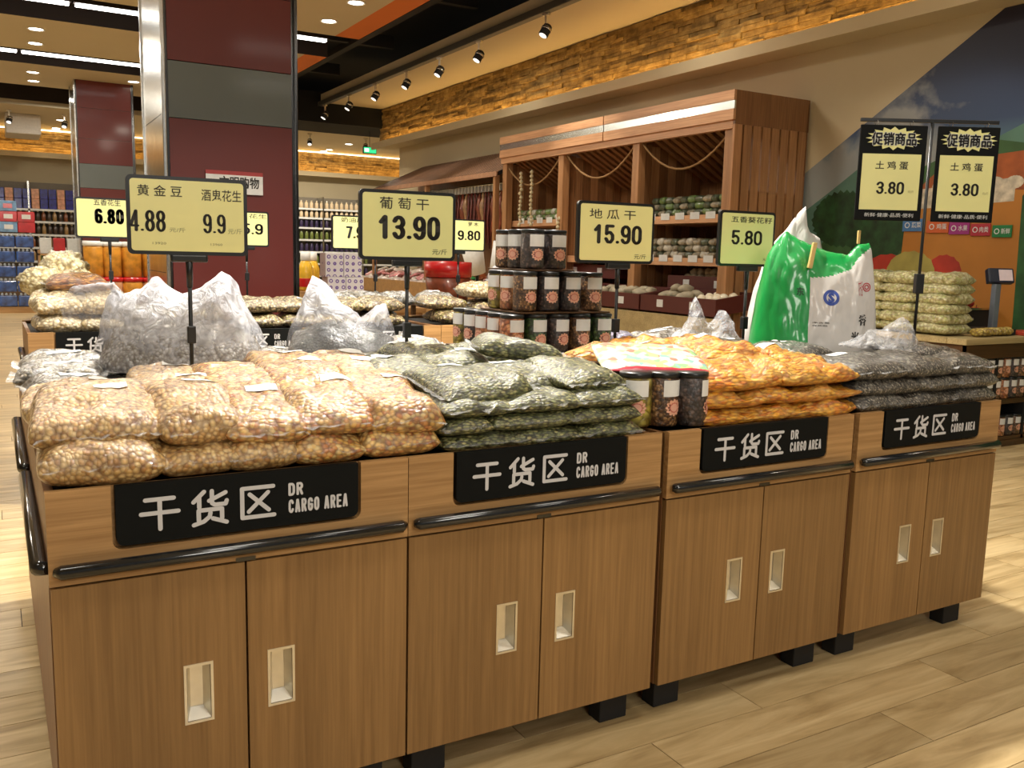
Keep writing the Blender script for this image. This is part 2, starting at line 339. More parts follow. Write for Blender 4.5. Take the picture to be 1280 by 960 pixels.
def link(name, me, parent=None, loc=(0, 0, 0), rot=(0, 0, 0)):
    o = bpy.data.objects.new(name, me); COL.objects.link(o); o.location = loc; o.rotation_euler = rot
    if parent: o.parent = parent
    return o
def tag(o, label, cat, group=None, kind=None):
    o['label'] = label; o['category'] = cat
    if group: o['group'] = group
    if kind: o['kind'] = kind
    return o
def thing(name, label, cat, loc=(0, 0, 0), rz=0, group=None):
    o = bpy.data.objects.new(name, None); COL.objects.link(o); o.location = loc; o.rotation_euler = (0, 0, rz)
    o.empty_display_size = .05
    return tag(o, label, cat, group)
def struct(o): o['kind'] = 'structure'; return o
def dup(root, loc=None, rz=None, label=None, group=None, scale=None):
    def cp(o, par):
        c = o.copy(); COL.objects.link(c)
        if par: c.parent = par
        for ch in KIDS(o): cp(ch, c)
        return c
    KM = {}
    def KIDS(o): return [c for c in ALLK.get(o.name, o.children)]
    r = cp(root, None)
    if loc is not None: r.location = loc
    if rz is not None: r.rotation_euler = (0, 0, rz)
    if label: r['label'] = label
    if group: r['group'] = group
    if scale: r.scale = scale
    return r
ALLK = {}
def rrect(w, h, r, n=5, flat_top=False):
    pts = []
    for cx, cz, a0 in ((w/2-r, -h/2+r, -90), (w/2-r, h/2-r, 0), (-w/2+r, h/2-r, 90), (-w/2+r, -h/2+r, 180)):
        if flat_top and cz > 0:
            pts.append((w/2 if cx > 0 else -w/2, h/2)); continue
        for k in range(n+1):
            a = R(a0+90*k/n); pts.append((cx+r*math.cos(a), cz+r*math.sin(a)))
    return pts
# text ------------------------------------------------------------------
TC = {}
def glyphs(s, bold=0.0, extrude=.0):
    key = (s, bold)
    if key not in TC:
        c = bpy.data.curves.new('text', 'FONT'); c.body = s; c.size = 1; c.offset = bold; c.resolution_u = 2
        o = bpy.data.objects.new('text', c); COL.objects.link(o)
        dg = bpy.context.evaluated_depsgraph_get()
        me = bpy.data.meshes.new_from_object(o.evaluated_get(dg))
        vs = [v.co.copy() for v in me.vertices]; fs = [tuple(p.vertices) for p in me.polygons]
        bpy.data.objects.remove(o); bpy.data.curves.remove(c); bpy.data.meshes.remove(me)
        x0 = min(v.x for v in vs); x1 = max(v.x for v in vs); y0 = min(v.y for v in vs); y1 = max(v.y for v in vs)
        TC[key] = ([((v.x-x0)/(x1-x0), (v.y-y0)/(y1-y0)) for v in vs], fs)
    return TC[key]
def text(s, x0, x1, z0, z1, mat, parent=None, y=-.001, bold=0.0, name='lettering', loc=(0, 0, 0), rot=(0, 0, 0), fn=None):
    """lettering fitted to the rectangle x0..x1, z0..z1, facing -y"""
    vs, fs = glyphs(s, bold)
    co = [(x0+a*(x1-x0), y, z0+b*(z1-z0)) for a, b in vs]
    if fn: co = [fn(p) for p in co]
    mb = MB(); mb.add(co, fs); return mb.build(name, mat, parent, loc, rot)

def arc(cx, cy, rx, ry, a0, a1, n=5): return [(cx+rx*math.cos(R(a0+(a1-a0)*i/n)), cy+ry*math.sin(R(a0+(a1-a0)*i/n))) for i in range(n+1)]
O_ = arc(.5, .72, .5, .28, 90, 180)+arc(.5, .28, .5, .28, 180, 270)+arc(.5, .28, .5, .28, 270, 360)+arc(.5, .72, .5, .28, 0, 90)
GL = {
 '0': [O_], 'O': [O_], '1': [[(.15, .74), (.62, 1), (.62, 0)]],
 '3': [arc(.5, .74, .5, .26, 165, 0)+arc(.5, .74, .5, .22, 0, -70)+[(.35, .52), (.6, .52)]+arc(.5, .26, .5, .26, 60, 0)+arc(.5, .26, .5, .26, 0, -165)],
 '4': [[(.78, 0), (.78, 1), (.0, .30), (.0, .24), (1, .24)]],
 '5': [[(.96, 1), (.1, 1), (.06, .52), (.35, .62)]+arc(.5, .31, .5, .31, 75, -165)],
 '6': [arc(.5, .74, .5, .26, 20, 180)+[(0, .28)]+arc(.5, .26, .5, .26, 180, 360)+[(1, .36)]+arc(.5, .34, .5, .25, 0, 160)],
 '7': [[(0, 1), (1, 1), (.35, 0)]],
 '8': [arc(.5, .76, .46, .24, 90, 450, 14), arc(.5, .27, .5, .27, 90, 450, 14)],
 '9': [arc(.5, .26, .5, .26, 200, 360)+[(1, .72)]+arc(.5, .74, .5, .26, 0, 180)+[(0, .64)]+arc(.5, .66, .5, .25, 180, 340)],
 '.': [[(.45, .03), (.55, .03)]],
 'C': [arc(.5, .72, .5, .28, 10, 180)+arc(.5, .28, .5, .28, 180, 350)],
 'A': [[(0, 0), (.42, 1), (.58, 1), (1, 0)], [(.2, .28), (.8, .28)]],
 'R': [[(0, 0), (0, 1), (.6, 1)]+arc(.6, .76, .4, .24, 80, -80)+[(0, .52)], [(.55, .5), (1, 0)]],
 'D': [[(0, 0), (0, 1), (.5, 1)]+arc(.5, .7, .5, .3, 80, 0)+arc(.5, .3, .5, .3, 0, -80)+[(0, 0)]],
 'G': [arc(.5, .72, .5, .28, 10, 180)+arc(.5, .28, .5, .28, 180, 350)+[(1, .48), (.6, .48)]],
 'E': [[(1, 1), (0, 1), (0, 0), (1, 0)], [(0, .5), (.85, .5)]],
 '干': [[(.12, .92), (.88, .92)], [(.0, .50), (1, .50)], [(.5, .92), (.5, 0)]],
 '货': [[(.34, 1), (.04, .70)], [(.20, .86), (.20, .52)], [(.95, .92), (.48, .70)], [(.56, 1), (.56, .62), (.64, .56), (.95, .56), (.98, .66)],
       [(.18, .10), (.18, .42), (.84, .42), (.84, .12)], [(.51, .32), (.49, .20), (.32, .06), (.04, -.02)], [(.58, .13), (.97, -.03)]],
 '区': [[(.98, .96), (.05, .96), (.05, .02), (1, .02)], [(.27, .76), (.84, .20)], [(.82, .78), (.24, .20)]],
}
def strokes(s, x0, x1, z0, z1, t, mat, parent=None, y=-.001, name='lettering', sx=1.0):
    """heavy monoline characters fitted to x0..x1, z0..z1 with stroke width t"""
    dg_ = s[0].isdigit(); adv = [(.36 if dg_ else .42) if c == '.' else .5 if c == ' ' else 1.0 for c in s]; gap = .13 if dg_ else .26
    tot = sum(adv)+gap*(len(s)-1); u = (x1-x0)/tot; mb = MB(); x = x0; hx, hz = (t[0]/2, t[1]/2) if isinstance(t, tuple) else (t/2, t/2)
    for c, a in zip(s, adv):
        w_ = a*u
        for path in GL.get(c, []):
            pts = [Vector((x+hx*.9+px*(w_-1.8*hx), z0+hz*.9+pz*(z1-z0-1.8*hz))) for px, pz in path]
            for p, q in zip(pts, pts[1:]):
                d = q-p
                if d.length < 1e-7: continue
                e = Vector((d.x/hx, d.y/hz)).normalized(); n_ = Vector((-e.y*hx, e.x*hz))
                mb.add([(v.x, y, v.y) for v in (p-n_, q-n_, q+n_, p+n_)], [(0, 1, 2, 3)])
            for p in pts: mb.add([(p.x+hx*math.cos(2*PI*k/10), y, p.y+hz*math.sin(2*PI*k/10)) for k in range(10)], [tuple(range(10))])
        x += w_+gap*u
    return mb.build(name, mat, parent)

# ================================================================== STRUCTURE
CZ = 4.39
# floor: base, single planks where they can be told apart, the rest joined
base = struct(MB().box(-9, 12, -4, 26.5, -.06, -.008).build('floor', M['trench']))
pm = MB().box(.0015, PL-.0015, .0015, PW-.0015, -.008, 0).mesh('plank', M['floor'])
cnt = 0; rest = MB(); cand = []
for row in range(int(-4/PW), int(26.5/PW)):
    off = (row*.37) % 1.0
    if row*.37 < 0: off = (row*.37)-math.floor(row*.37)
    for k in range(-9, 11):
        x = (k+off)*PL; y = row*PW
        if x < -9 or x > 12-PL: continue
        vis = (1.2 < y < 2.3 and x > .2 and x < 4.4) or (2.1 < y < 6.5 and 3.0 < x < 8.2) or (2 < y < 9 and -1.3 < x < .2)
        cand.append((0 if vis else 1, (x+.6)**2+y*y, x, y))
cand.sort()
for i, (v_, d_, x, y) in enumerate(cand):
    if i < 300:
        link('plank', pm, base, (x, y, 0))
    else:
        rest.box(x+.0015, x+PL-.0015, y+.0015, y+PW-.0015, -.008, 0)
o = rest.build('plank', M['floor'], base); o['kind'] = 'stuff'
# walls
struct(MB().box(7.6, 7.75, -4, 18.1, 0, 4.6).build('wall_right', M['cream']))
struct(MB().box(-9, 12, 26.5, 26.65, 0, 4.6).build('wall_back', M['cream']))
struct(MB().box(-9.15, -9, -4, 26.65, 0, 4.6).build('wall_left', M['cream']))
struct(MB().box(12, 12.15, 18.1, 26.65, 0, 4.6).build('wall_far_right', M['cream']))
struct(MB().box(7.75, 12.15, 17.95, 18.1, 0, 4.6).build('wall_side_return', M['cream']))
# ceiling panels: cream fields with an orange border, troughs between
def ceil_panel(x0, x1, y0, y1, z=CZ, m='creamceil', name='ceiling'):
    return struct(MB().box(x0, x1, y0, y1, z, z+.16).build(name, M[m]))
for y0, y1 in ((-4, 12.7), (14.1, 16.4), (17.6, 20.0)):
    ceil_panel(-9, 4.35, y0, y1); ceil_panel(4.35, 4.70, y0, y1, m='orangeceil')
ceil_panel(-9, 12, 22.0, 26.5, 4.28)
ceil_panel(5.98, 7.6, -4, 18.35)
struct(MB().box(-9, 12, -4, 26.5, 5.3, 5.4).build('ceiling', M['void']))
for y0, y1 in ((12.7, 14.1), (16.4, 17.6), (20.0, 22.0)):
    struct(MB().box(-9, 4.70, y1-.012, y1-.002, 4.385, 4.80).build('trim_1', M['trench']))
    struct(MB().box(-9, 4.70, y0, y1, 4.80, 4.84).build('trim_1', M['trench']))
struct(MB().box(4.6, 12, 18.35, 18.6, 4.0, 4.6).build('trim_2', M['void']))
struct(MB().box(4.6, 12, 20.6, 22.0, 4.28, 4.6).build('trim_3', M['void']))
# dark steel beams crossing the ceiling void
for y in (5.5, 8.5, 11.5, 14.5, 17.2):
    struct(MB().box(4.70, 5.98, y, y+.10, 4.75, 4.95).build('trim_4', M['blackmat']))
struct(MB().box(5.2, 5.32, -4, 20, 4.7, 4.8).build('trim_5', M['blackmat']))
# soffit with cove lip under the stone band
struct(MB().box(7.15, 7.6, -4, 18.44, 3.59, 3.64).build('trim_6', M['cream']))
struct(MB().box(7.10, 7.15, -4, 18.45, 3.55, 3.68).build('trim_7', M['cream']))
struct(MB().box(-9, 12, 26.05, 26.5, 3.60, 3.64).build('trim_8', M['cream']))
struct(MB().box(-9, 12, 26.0, 26.05, 3.56, 3.69).build('trim_9', M['cream']))
# LED strips in the coves
tag(MB().box(7.17, 7.19, -2, 18.3, 3.645, 3.66).build('led_strip', M['led']), 'amber light strip hidden in the cove below the right stone band', 'light')
tag(MB().box(-8.9, 11.9, 26.08, 26.10, 3.645, 3.66).build('led_strip', M['led']), 'amber light strip hidden in the cove below the far stone band', 'light')
tag(MB().box(-8.9, 11.9, 26.22, 26.25, 4.25, 4.275).build('led_strip', M['ledw']), 'pale light strip along the top of the far stone band', 'light')
for y in (1.5, 4.5, 7.5, 10.5, 13.5, 16.5):
    l = lamp('cove_light', 'AREA', (7.215, y, 3.66), 6.5, AMB, .05, 3.0, target=(7.26, y, 4.4))
    l.rotation_euler = (R(180), R(-4), 0)
for x in (-3, 1.5, 6, 10):
    l = lamp('cove_light', 'AREA', (x, 26.14, 3.66), 15, AMB, 4.4, .05); l.rotation_euler = (R(184), 0, 0)
# stone band of stacked ledger stones on the right bulkhead
bb = struct(MB().box(7.34, 7.6, -4, 18.45, 3.64, 4.39).build('wall_bulkhead', M['stone']))
stones = []
z = 3.66
while z < 4.385:
    hh = rnd.uniform(.045, .068); hh = min(hh, 4.388-z)
    if hh < .02: break
    y = 18.45
    while y > -1:
        ln = rnd.uniform(.22, .62); stones.append((y-ln, y, z, z+hh, rnd.uniform(.0, .045))); y -= ln
    z += hh
inview = sorted(stones, key=lambda s: 0 if False else (abs((s[0]+s[1])/2-7.0) if s[0] > 5.2 else 100))
for i, (y0, y1, z0, z1, d) in enumerate(inview):
    j = [rnd.uniform(-.006, .006) for _ in range(4)]
    x0 = 7.33-d
    vsx = [(x0+j[0], y0+.002, z0+.002), (x0+j[1], y1-.002, z0+.002), (x0+j[2], y1-.003, z1-.002), (x0+j[3], y0+.003, z1-.002), (7.34, y0+.002, z0+.002), (7.34, y1-.002, z0+.002), (7.34, y1-.002, z1-.002), (7.34, y0+.002, z1-.002)]
    fsx = [(3, 2, 1, 0), (0, 1, 5, 4), (1, 2, 6, 5), (2, 3, 7, 6), (3, 0, 4, 7)]
    if i < 300: MB().add(vsx, fsx).build('stone', M['stone'], bb)
    else:
        if i == 300: srest = MB()
        srest.add(vsx, fsx)
o = srest.build('stone', M['stone'], bb); o['kind'] = 'stuff'
fb = struct(MB().box(-9, 12, 26.34, 26.5, 3.64, 4.28).build('wall_bulkhead_far', M['stone']))
fm = MB(); z = 3.65
while z < 4.25:
    x = -1.0
    while x < 10.5:
        ln = rnd.uniform(.25, .7); d = rnd.uniform(0, .05)
        fm.box(x, x+ln-.004, 26.33-d, 26.34, z, z+.056); x += ln
    z += .06
o = fm.build('stone', M['stone'], fb); o['kind'] = 'stuff'

# columns -----------------------------------------------------------------
def column(x, y, w, bands, label, top=CZ, poster=False):
    t = thing('square_column', label, 'column', (x, y, 0))
    h = w/2
    MB().box(-h+.012, h-.012, -h+.012, h-.012, 0, top).build('core', M['trimdark'], t)
    e = .035
    segs = [(0, bands[0], 'red'), (bands[0], bands[1], 'greyband'), (bands[1], top if top < 4 else 3.35, 'red')]
    if top > 4: segs += [(3.35, 3.9, 'red'), (3.9, top, 'red')]
    for z0, z1, m in segs:
        MB().box(-h+e, h-e, -h-.004, -h+.012, z0+.003, z1-.003, ch=.002).build('face_panel', M[m], t)
        MB().box(h-.012, h+.004, -h+e, h-e, z0+.003, z1-.003).build('face_panel', M[m], t)
    for z0, z1 in ((0, 1.2), (1.2, 2.4), (2.4, 3.6), (3.6, top)):
        MB().box(-h-.004, -h+.012, -h+e, h-e, z0+.003, z1-.003).build('mirror_panel', M['steel'], t)
    for sx in (-1, 1):
        MB().box(sx*h-.014, sx*h+.014, -h-.016, -h+.030, 0, top, ch=.006).build('corner_trim', M['steel' if sx < 0 else 'trimdark'], t)
        MB().box(sx*h-.014, sx*h+.014, h-.030, h+.012, 0, top).build('corner_trim', M['steel'], t)
    return t
column(1.19+.505, 7.39+.505, 1.01, (2.37, 2.79), 'large square red column with grey band, nearest, rising behind the dried goods')
column(1.97, 18.7+.5, .99, (2.46, 2.90), 'distant square red column with grey band left of the near one')
# notice on the near column
t = thing('notice', 'white notice with a red header strip on the near red column', 'notice', (1.70, 7.372, 1.915))
MB().box(-.22, .22, -.006, 0, -.09, .055).build('sheet', M['paper'], t)
MB().box(-.22, .22, -.007, 0, .055, .085).build('header', flat('notice_red', srgb(170, 60, 60), .5), t)
text('文明购物', -.12, .19, -.045, .045, M['blacktext'], t, y=-.0085, bold=.02)

# ================================================================== CEILING FIXTURES
def strip(xs, y, zt, label):
    for i, (a, b) in enumerate(xs):
        t = thing('strip_light', label % ('left', 'middle', 'right', 'rightmost')[i], 'light', ((a+b)/2, y, zt), group='tube lights in the ceiling troughs')
        h = (b-a)/2
        MB().box(-h, h, -.07, .07, .03, .37).build('housing', M['trench'], t)
        MB().box(-h+.02, h-.02, -.05, .05, -.005, .03, ch=.01).build('tube', M['tube'], t)
strip([(-3.4, -.2), (-.17, 1.05), (1.08, 2.6), (3.05, 4.42)], 13.25, 4.42, 'long white tube light in the nearer ceiling trough, %s piece')
strip([(-3, .55), (.58, 2.4)], 16.9, 4.42, 'long white tube light in the second ceiling trough, %s piece')
dm_ring = MB().lathe([(.105, -.012), (.115, -.012), (.115, .004), (.085, .004), (.085, -.004), (.105, -.012)], 20, caps=False).mesh('ring', M['paper'])
dm_disc = MB().lathe([(.0, -.004), (.088, -.006), (.088, .002)], 20).mesh('lamp_disc', M['disc'])
for i, (px, py, z, lb) in enumerate([(45, 36, CZ, 'near pair left of the big column, nearer'), (44, 54, CZ, 'near pair left of the big column, farther'), (41, 90, CZ, 'second pair from front on the left, nearer'), (42, 101, CZ, 'second pair from front on the left, farther'),
        (167, 102, CZ, 'beside the top of the distant column'), (445, 3, CZ, 'beside the orange strip, nearer'), (411, 26, CZ, 'beside the orange strip, farther'),
        (76, 150, 4.28, 'far left ceiling, nearest of three'), (70, 160, 4.28, 'far left ceiling, middle of three'), (68, 165, 4.28, 'far left ceiling, farthest of three'),
        (436, 180, 4.28, 'far ceiling right of the column, nearest of three'), (412, 187, 4.28, 'far ceiling right of the column, middle of three'), (396, 191, 4.28, 'far ceiling right of the column, farthest of three')]):
    p = at_z(px, py, z)
    if p.y > 26: p.y = 25.9
    t = thing('downlight', 'round recessed downlight, '+lb, 'light', (p.x, p.y, z))
    link('ring', dm_ring, t); link('lamp_disc', dm_disc, t)
# spotlights on the track along the cream soffit edge
tr = tag(MB().box(5.90, 6.0, -2, 18.3, 4.30, 4.388, ch=.008).build('track_rail', flat('grey_track', (.10, .10, .095), .4, .3)), 'long grey track rail along the edge of the cream ceiling', 'light track')
ords = ['nearest', 'second', 'third', 'fourth', 'fifth', 'sixth', 'farthest']
def spot(loc, rz, label, group=None, pend=.0):
    t = thing('track_spotlight', label, 'spotlight', loc, rz, group)
    MB().box(-.05, .05, -.02, .02, -.03, 0, ch=.005).build('adapter', M['cup'], t)
    MB().box(-.012, .012, -.012, .012, -.13-pend, -.03).build('stem', M['cup'], t)
    hd = MB().lathe([(.035, .075), (.055, .06), (.062, -.07), (.055, -.075)], 14).build('lamp_head', M['blackmat'], t, (0, 0, -.20-pend), (R(-28), R(12), 0))
    MB().lathe([(.0, -.0755), (.048, -.0755), (.048, -.079)], 14).build('lens', M['spotlit'], hd)
    MB().lathe([(.063, .03), (.066, .03), (.066, .0), (.063, .0)], 14).build('collar', M['steel'], hd)
    return t
SPY = [9.67, 11.4, 12.66, 13.9, 15.25, 16.6, 18.0]
for i, y in enumerate(SPY):
    spot((5.95, y, 4.30), R(-70), 'black track spotlight on the grey ceiling rail, %s from the viewer' % ords[i])
    if i % 2 == 0: lamp('spot_lamp', 'SPOT', (5.95, y, 4.02), 140, WARM, .06, target=(7.3, y-.2, 1.5), spot=75)
for y in (4.4, 7.0):
    lamp('spot_lamp', 'SPOT', (5.95, y, 4.1), 60, WARM, .06, target=(7.4, y+1.2, 1.2), spot=70)
for px, py, lb in ((387, 160, 'left of two over the far aisle'), (457, 166, 'right of two over the far aisle')):
    p = at_z(px, py, 4.28); p.y = min(p.y, 25); p = at_y(px, py, 22.4); spot((p.x, 22.4, 4.28), 0, 'small black spotlight hanging from the far ceiling, '+lb)
p = at_y(10, 118, 23); spot((p.x, 23, 4.28), 0, 'small black spotlight at the far left ceiling edge')
p = at_y(80, 138, 23); spot((p.x, 23, 4.28), 0, 'small black spotlight left of the distant column')
# green exit lamp, white duct
p = at_y(462, 188, 21)
t = thing('exit_sign', 'small green lit exit sign hanging in front of the far stone band', 'sign', (p.x, 21, p.z))
MB().box(-.17, .17, -.03, .03, -.08, .08, ch=.01).build('box', M['blackmat'], t)
MB().box(-.155, .155, -.034, -.03, -.065, .065).build('green_face', flat('exit_green', (.02, .5, .18), .4, emit=(.05, .8, .3), estr=1.2), t)
MB().box(-.14, -.03, -.036, -.034, -.04, .04).build('arrow', flat('exit_white', (.8, .9, .8), .4, emit=(.8, 1, .85), estr=1.4), t)
MB().box(-.005, .005, -.005, .005, .08, 4.28-p.z+.0).build('rod', M['blackmat'], t)
p = at_y(27, 138, 24)
t = tag(MB().box(-.35, .35, -.6, .6, -.22, .22, ch=.03).build('ceiling_duct', flat('duct_white', (.62, .58, .52), .5), None, (p.x, 24, 4.06)), 'pale boxy ceiling air unit at far upper left', 'air unit')

# ================================================================== DISPLAY CABINETS
CW, CD = .796, .95
TEXTFN = None
def make_cabinet(label):
    t = thing('display_cabinet', label, 'cabinet')
    W = CW/2; y0 = -CD/2; y1 = CD/2
    for s in (-1, 1):
        MB().box(s*W-(.018 if s > 0 else 0), s*W+(.018 if s < 0 else 0), y0+.02, y1, .107, .885).build('side_panel', M['carcass'], t)
    MB().box(-W+.018, W-.018, y0+.022, y1, .107, .127).build('bottom_panel', M['carcass'], t)
    MB().box(-W+.018, W-.018, y1-.018, y1, .127, .885).build('back_panel', M['carcass'], t)
    MB().box(-W+.018, W-.018, y0+.022, y1-.018, .860, .874).build('tray', M['blackmat'], t)
    # fascia with a notch the sign board sits in
    sw = .535; sc = -.0; zb = .763
    fa = MB(); th = .02
    poly = [(-W, .693), (W, .693), (W, .893)]
    r = .02
    cut = [(sw/2+sc+.008, .893)]+[(sw/2+sc+.008-r+r*math.cos(a), zb-.008+r+r*math.sin(a)) for a in (0, -R(22), -R(45), -R(68), -R(90))]
    cut += [(-sw/2+sc-.008+r+r*math.cos(a), zb-.008+r+r*math.sin(a)) for a in (-R(90), -R(112), -R(135), -R(158), -R(180))]+[(-sw/2+sc-.008, .893)]
    poly = poly+cut+[(-W, .893)]
    fa.prism(poly, y0, y0+th); fa.build('fascia', M['fascia'], t)
    MB().box(-W, W, y0+th, y0+th+.012, .70, .89).build('fascia_backing', M['fascia'], t)
    MB().box(-W, W, y1-.03, y1, .885, .893).build('top_rim', M['fascia'], t)
    b = MB(); b.prism([(x+sc, z+(zb+.893)/2) for x, z in rrect(sw, .893-zb, .016, 4, True)], y0-.003, y0+.016)
    bo = b.build('sign_board', M['board'], t); bo['label'] = 'black board with silver lettering'
    yy = y0-.0045
    L0 = sc-sw/2
    for i, ch in enumerate('干货区'):
        strokes(ch, L0+.045+i*.104, L0+.045+i*.104+.084, zb+.024, zb+.104, .0095, M['silvertext'], bo, y=yy)
    strokes('DR', L0+.366, L0+.400, zb+.069, zb+.099, .0058, M['silvertext'], bo, y=yy)
    strokes('CARGO AREA', L0+.366, L0+.508, zb+.028, zb+.060, .0052, M['silvertext'], bo, y=yy)
    # bumper rail
    rr_ = MB(); X = W-.012
    pts = [(-X, y0-.010, .727), (-X+.01, y0-.017, .727), (X-.01, y0-.017, .727), (X, y0-.010, .727)]
    rr_.tube(pts, [.010, .0155, .0155, .010], 12); rr_.build('bumper_rail', M['rail'], t)
    for s in (-1, 1):
        hx = s*(W/2)
        d = MB(); x0, x1 = (-W+.002, -.0025) if s < 0 else (.0025, W-.002)
        hc = -.109 if s < 0 else .078     # handle middle
        hx0, hx1, hz0, hz1 = hc-.026, hc+.026, .333, .462
        yf, yb = y0, y0+.018
        for bx in ((x0, hx0, .109, .688), (hx1, x1, .109, .688), (hx0, hx1, .109, hz0), (hx0, hx1, hz1, .688)):
            d.box(bx[0], bx[1], yf, yb, bx[2], bx[3])
        do = d.build('door', M['door'], t)
        hh = MB()
        fr = .006
        hh.box(hx0-fr, hx1+fr, yf-.002, yf, hz1, hz1+fr); hh.box(hx0-fr, hx1+fr, yf-.002, yf, hz0-fr, hz0)
        hh.box(hx0-fr, hx0, yf-.002, yf, hz0, hz1); hh.box(hx1, hx1+fr, yf-.002, yf, hz0, hz1)
        hh.box(hx0, hx1, yb+.012, yb+.014, hz0, hz1)
        e = .001
        hh.add([(hx0+e, yf, hz0+e), (hx0+.012, yb+.011, hz0+.02), (hx0+.012, yb+.011, hz1-.004), (hx0+e, yf, hz1-e)], [(0, 1, 2, 3)])
        hh.add([(hx1-e, yf, hz0+e), (hx1-.012, yb+.011, hz0+.02), (hx1-.012, yb+.011, hz1-.004), (hx1-e, yf, hz1-e)], [(3, 2, 1, 0)])
        hh.add([(hx0+e, yf, hz0+e), (hx1-e, yf, hz0+e), (hx1-.012, yb+.011, hz0+.02), (hx0+.012, yb+.011, hz0+.02)], [(0, 1, 2, 3)])
        hh.build('handle', M['cup'], do)
    MB().box(-.022, .022, y0-.002, y0, .691, .700).build('latch', M['trimdark'], t)
    for fx in (-W+.09, W-.09):
        for fy in (y0+.09, y1-.10):
            MB().box(fx-.05, fx+.05, fy-.03, fy+.03, 0, .107, ch=.004).build('foot', M['blackmat'], t)
    return t
CX = [.072+CW/2, .870+CW/2, 1.692+CW/2, 2.512+.804/2]
NTH = ['leftmost', 'second from left', 'third from left', 'rightmost']
Y0 = 2.0
cab0 = make_cabinet('light wood dried goods cabinet, leftmost of the near row, under bags of tan peanuts')
bpy.context.view_layer.update()
cab0.location = (CX[0], Y0+CD/2, 0)
WHAT = ['bags of tan peanuts', 'bags of green raisins', 'bags of orange dried strips', 'bags of grey sunflower seeds']
for i in range(1, 4):
    dup(cab0, (CX[i], Y0+CD/2, 0), 0, 'light wood cabinet, %s of near row, under %s' % (NTH[i], WHAT[i]))
for i in range(4):
    dup(cab0, (CX[i], Y0+CD*1.5+.004, 0), PI, 'wood cabinet back to back behind the %s cabinet of the near row' % NTH[i])
for o in list(SC.objects):
    if o.get('category') == 'cabinet': o['group'] = 'dried goods cabinets of the near island'
X2 = [.15+.4+.8*i for i in range(4)]
for i in range(4):
    dup(cab0, (X2[i], 5.35+CD/2, 0), 0, 'wood cabinet of the second island, %s, facing the near row' % NTH[i], 'dried goods cabinets of the second island', (1, 1, 1.042))
# side bumper rails on the left end of the near island and of the second island
def side_rail(x, y0, y1, label, z=.727):
    t = thing('side_bumper_rail', label, 'bumper rail', (x, y0, z))
    MB().tube([(0.0, .02, 0), (-.016, .035, 0), (-.016, y1-y0-.035, 0), (0.0, y1-y0-.02, 0)], [.012, .017, .017, .012], 12).build('rail', M['rail'], t)
    return t
side_rail(.072, 2.0, 2.93, 'black rubber bumper along the left end of the near island, front piece')
side_rail(.072, 2.97, 3.88, 'black rubber bumper along the left end of the near island, rear piece')
side_rail(.15, 5.36, 6.25, 'black rubber bumper along the left end of the second island', .757)

# ================================================================== BAGS OF DRIED GOODS
def pow_(a, b): return max(0.0, a)**b
def pillow_z(u, v, h, ex=.5): return h*.5*pow_((1-abs(u)**5.2)*(1-abs(v)**5.2), ex)
def nz(x, y, z, s, seed): return noise.noise(Vector((x*s+seed*3.1, y*s-seed*1.7, z*s+seed)))
def pillow(w, l, h, seed, nu=22, nv=22, lump=.006, bottom=.75, wr=1.0):
    """closed, lumpy cushion. returns MB and a surface function"""
    def P(u, v, top):
        ww = w/2*(1-.07*(1-abs(v))*0-.05*abs(v)**4); ll = l/2*(1-.05*abs(u)**4)
        x = u*ww; y = v*ll
        zz = pillow_z(u, v, h)
        x += nz(x, y, 0, 7, seed)*.012*wr; y += nz(x, y, 1, 7, seed+5)*.012*wr
        if top:
            e = min(1, zz/(h*.3))
            zz += (nz(x, y, 0, 9, seed)*.016+nz(x, y, 0, 26, seed+2)*.006-abs(nz(x, y, 3, 15, seed+9))*.010)*wr*e*(h/.08)**.5
            # creases towards the sealed ends
            zz -= abs(math.sin(y*90+seed+nz(x, y, 0, 20, seed)*3))*(.004*wr*abs(u)**6)*e
            zz -= abs(math.sin(x*85+seed+nz(x, y, 0, 20, seed)*3))*(.005*wr*abs(v)**5)*e
        else: zz = -zz*bottom
        return (x, y, zz)
    mb = MB(); us = [math.sin(PI/2*(-1+2*i/nu)) for i in range(nu+1)]; vs_ = [math.sin(PI/2*(-1+2*i/nv)) for i in range(nv+1)]
    idx = {}; V = []; Fc = []
    for top in (True, False):
        for i, u in enumerate(us):
            for j, v in enumerate(vs_):
                edge = i in (0, nu) or j in (0, nv)
                if not top and edge: idx[(0, i, j)] = idx[(1, i, j)]; continue
                idx[(1 if top else 0, i, j)] = len(V); V.append(P(u, v, top))
    for t_ in (1, 0):
        for i in range(nu):
            for j in range(nv):
                q = (idx[(t_, i, j)], idx[(t_, i+1, j)], idx[(t_, i+1, j+1)], idx[(t_, i, j+1)])
                Fc.append(q if t_ else q[::-1])
    mb.add(V, Fc, 0, True)
    return mb, P
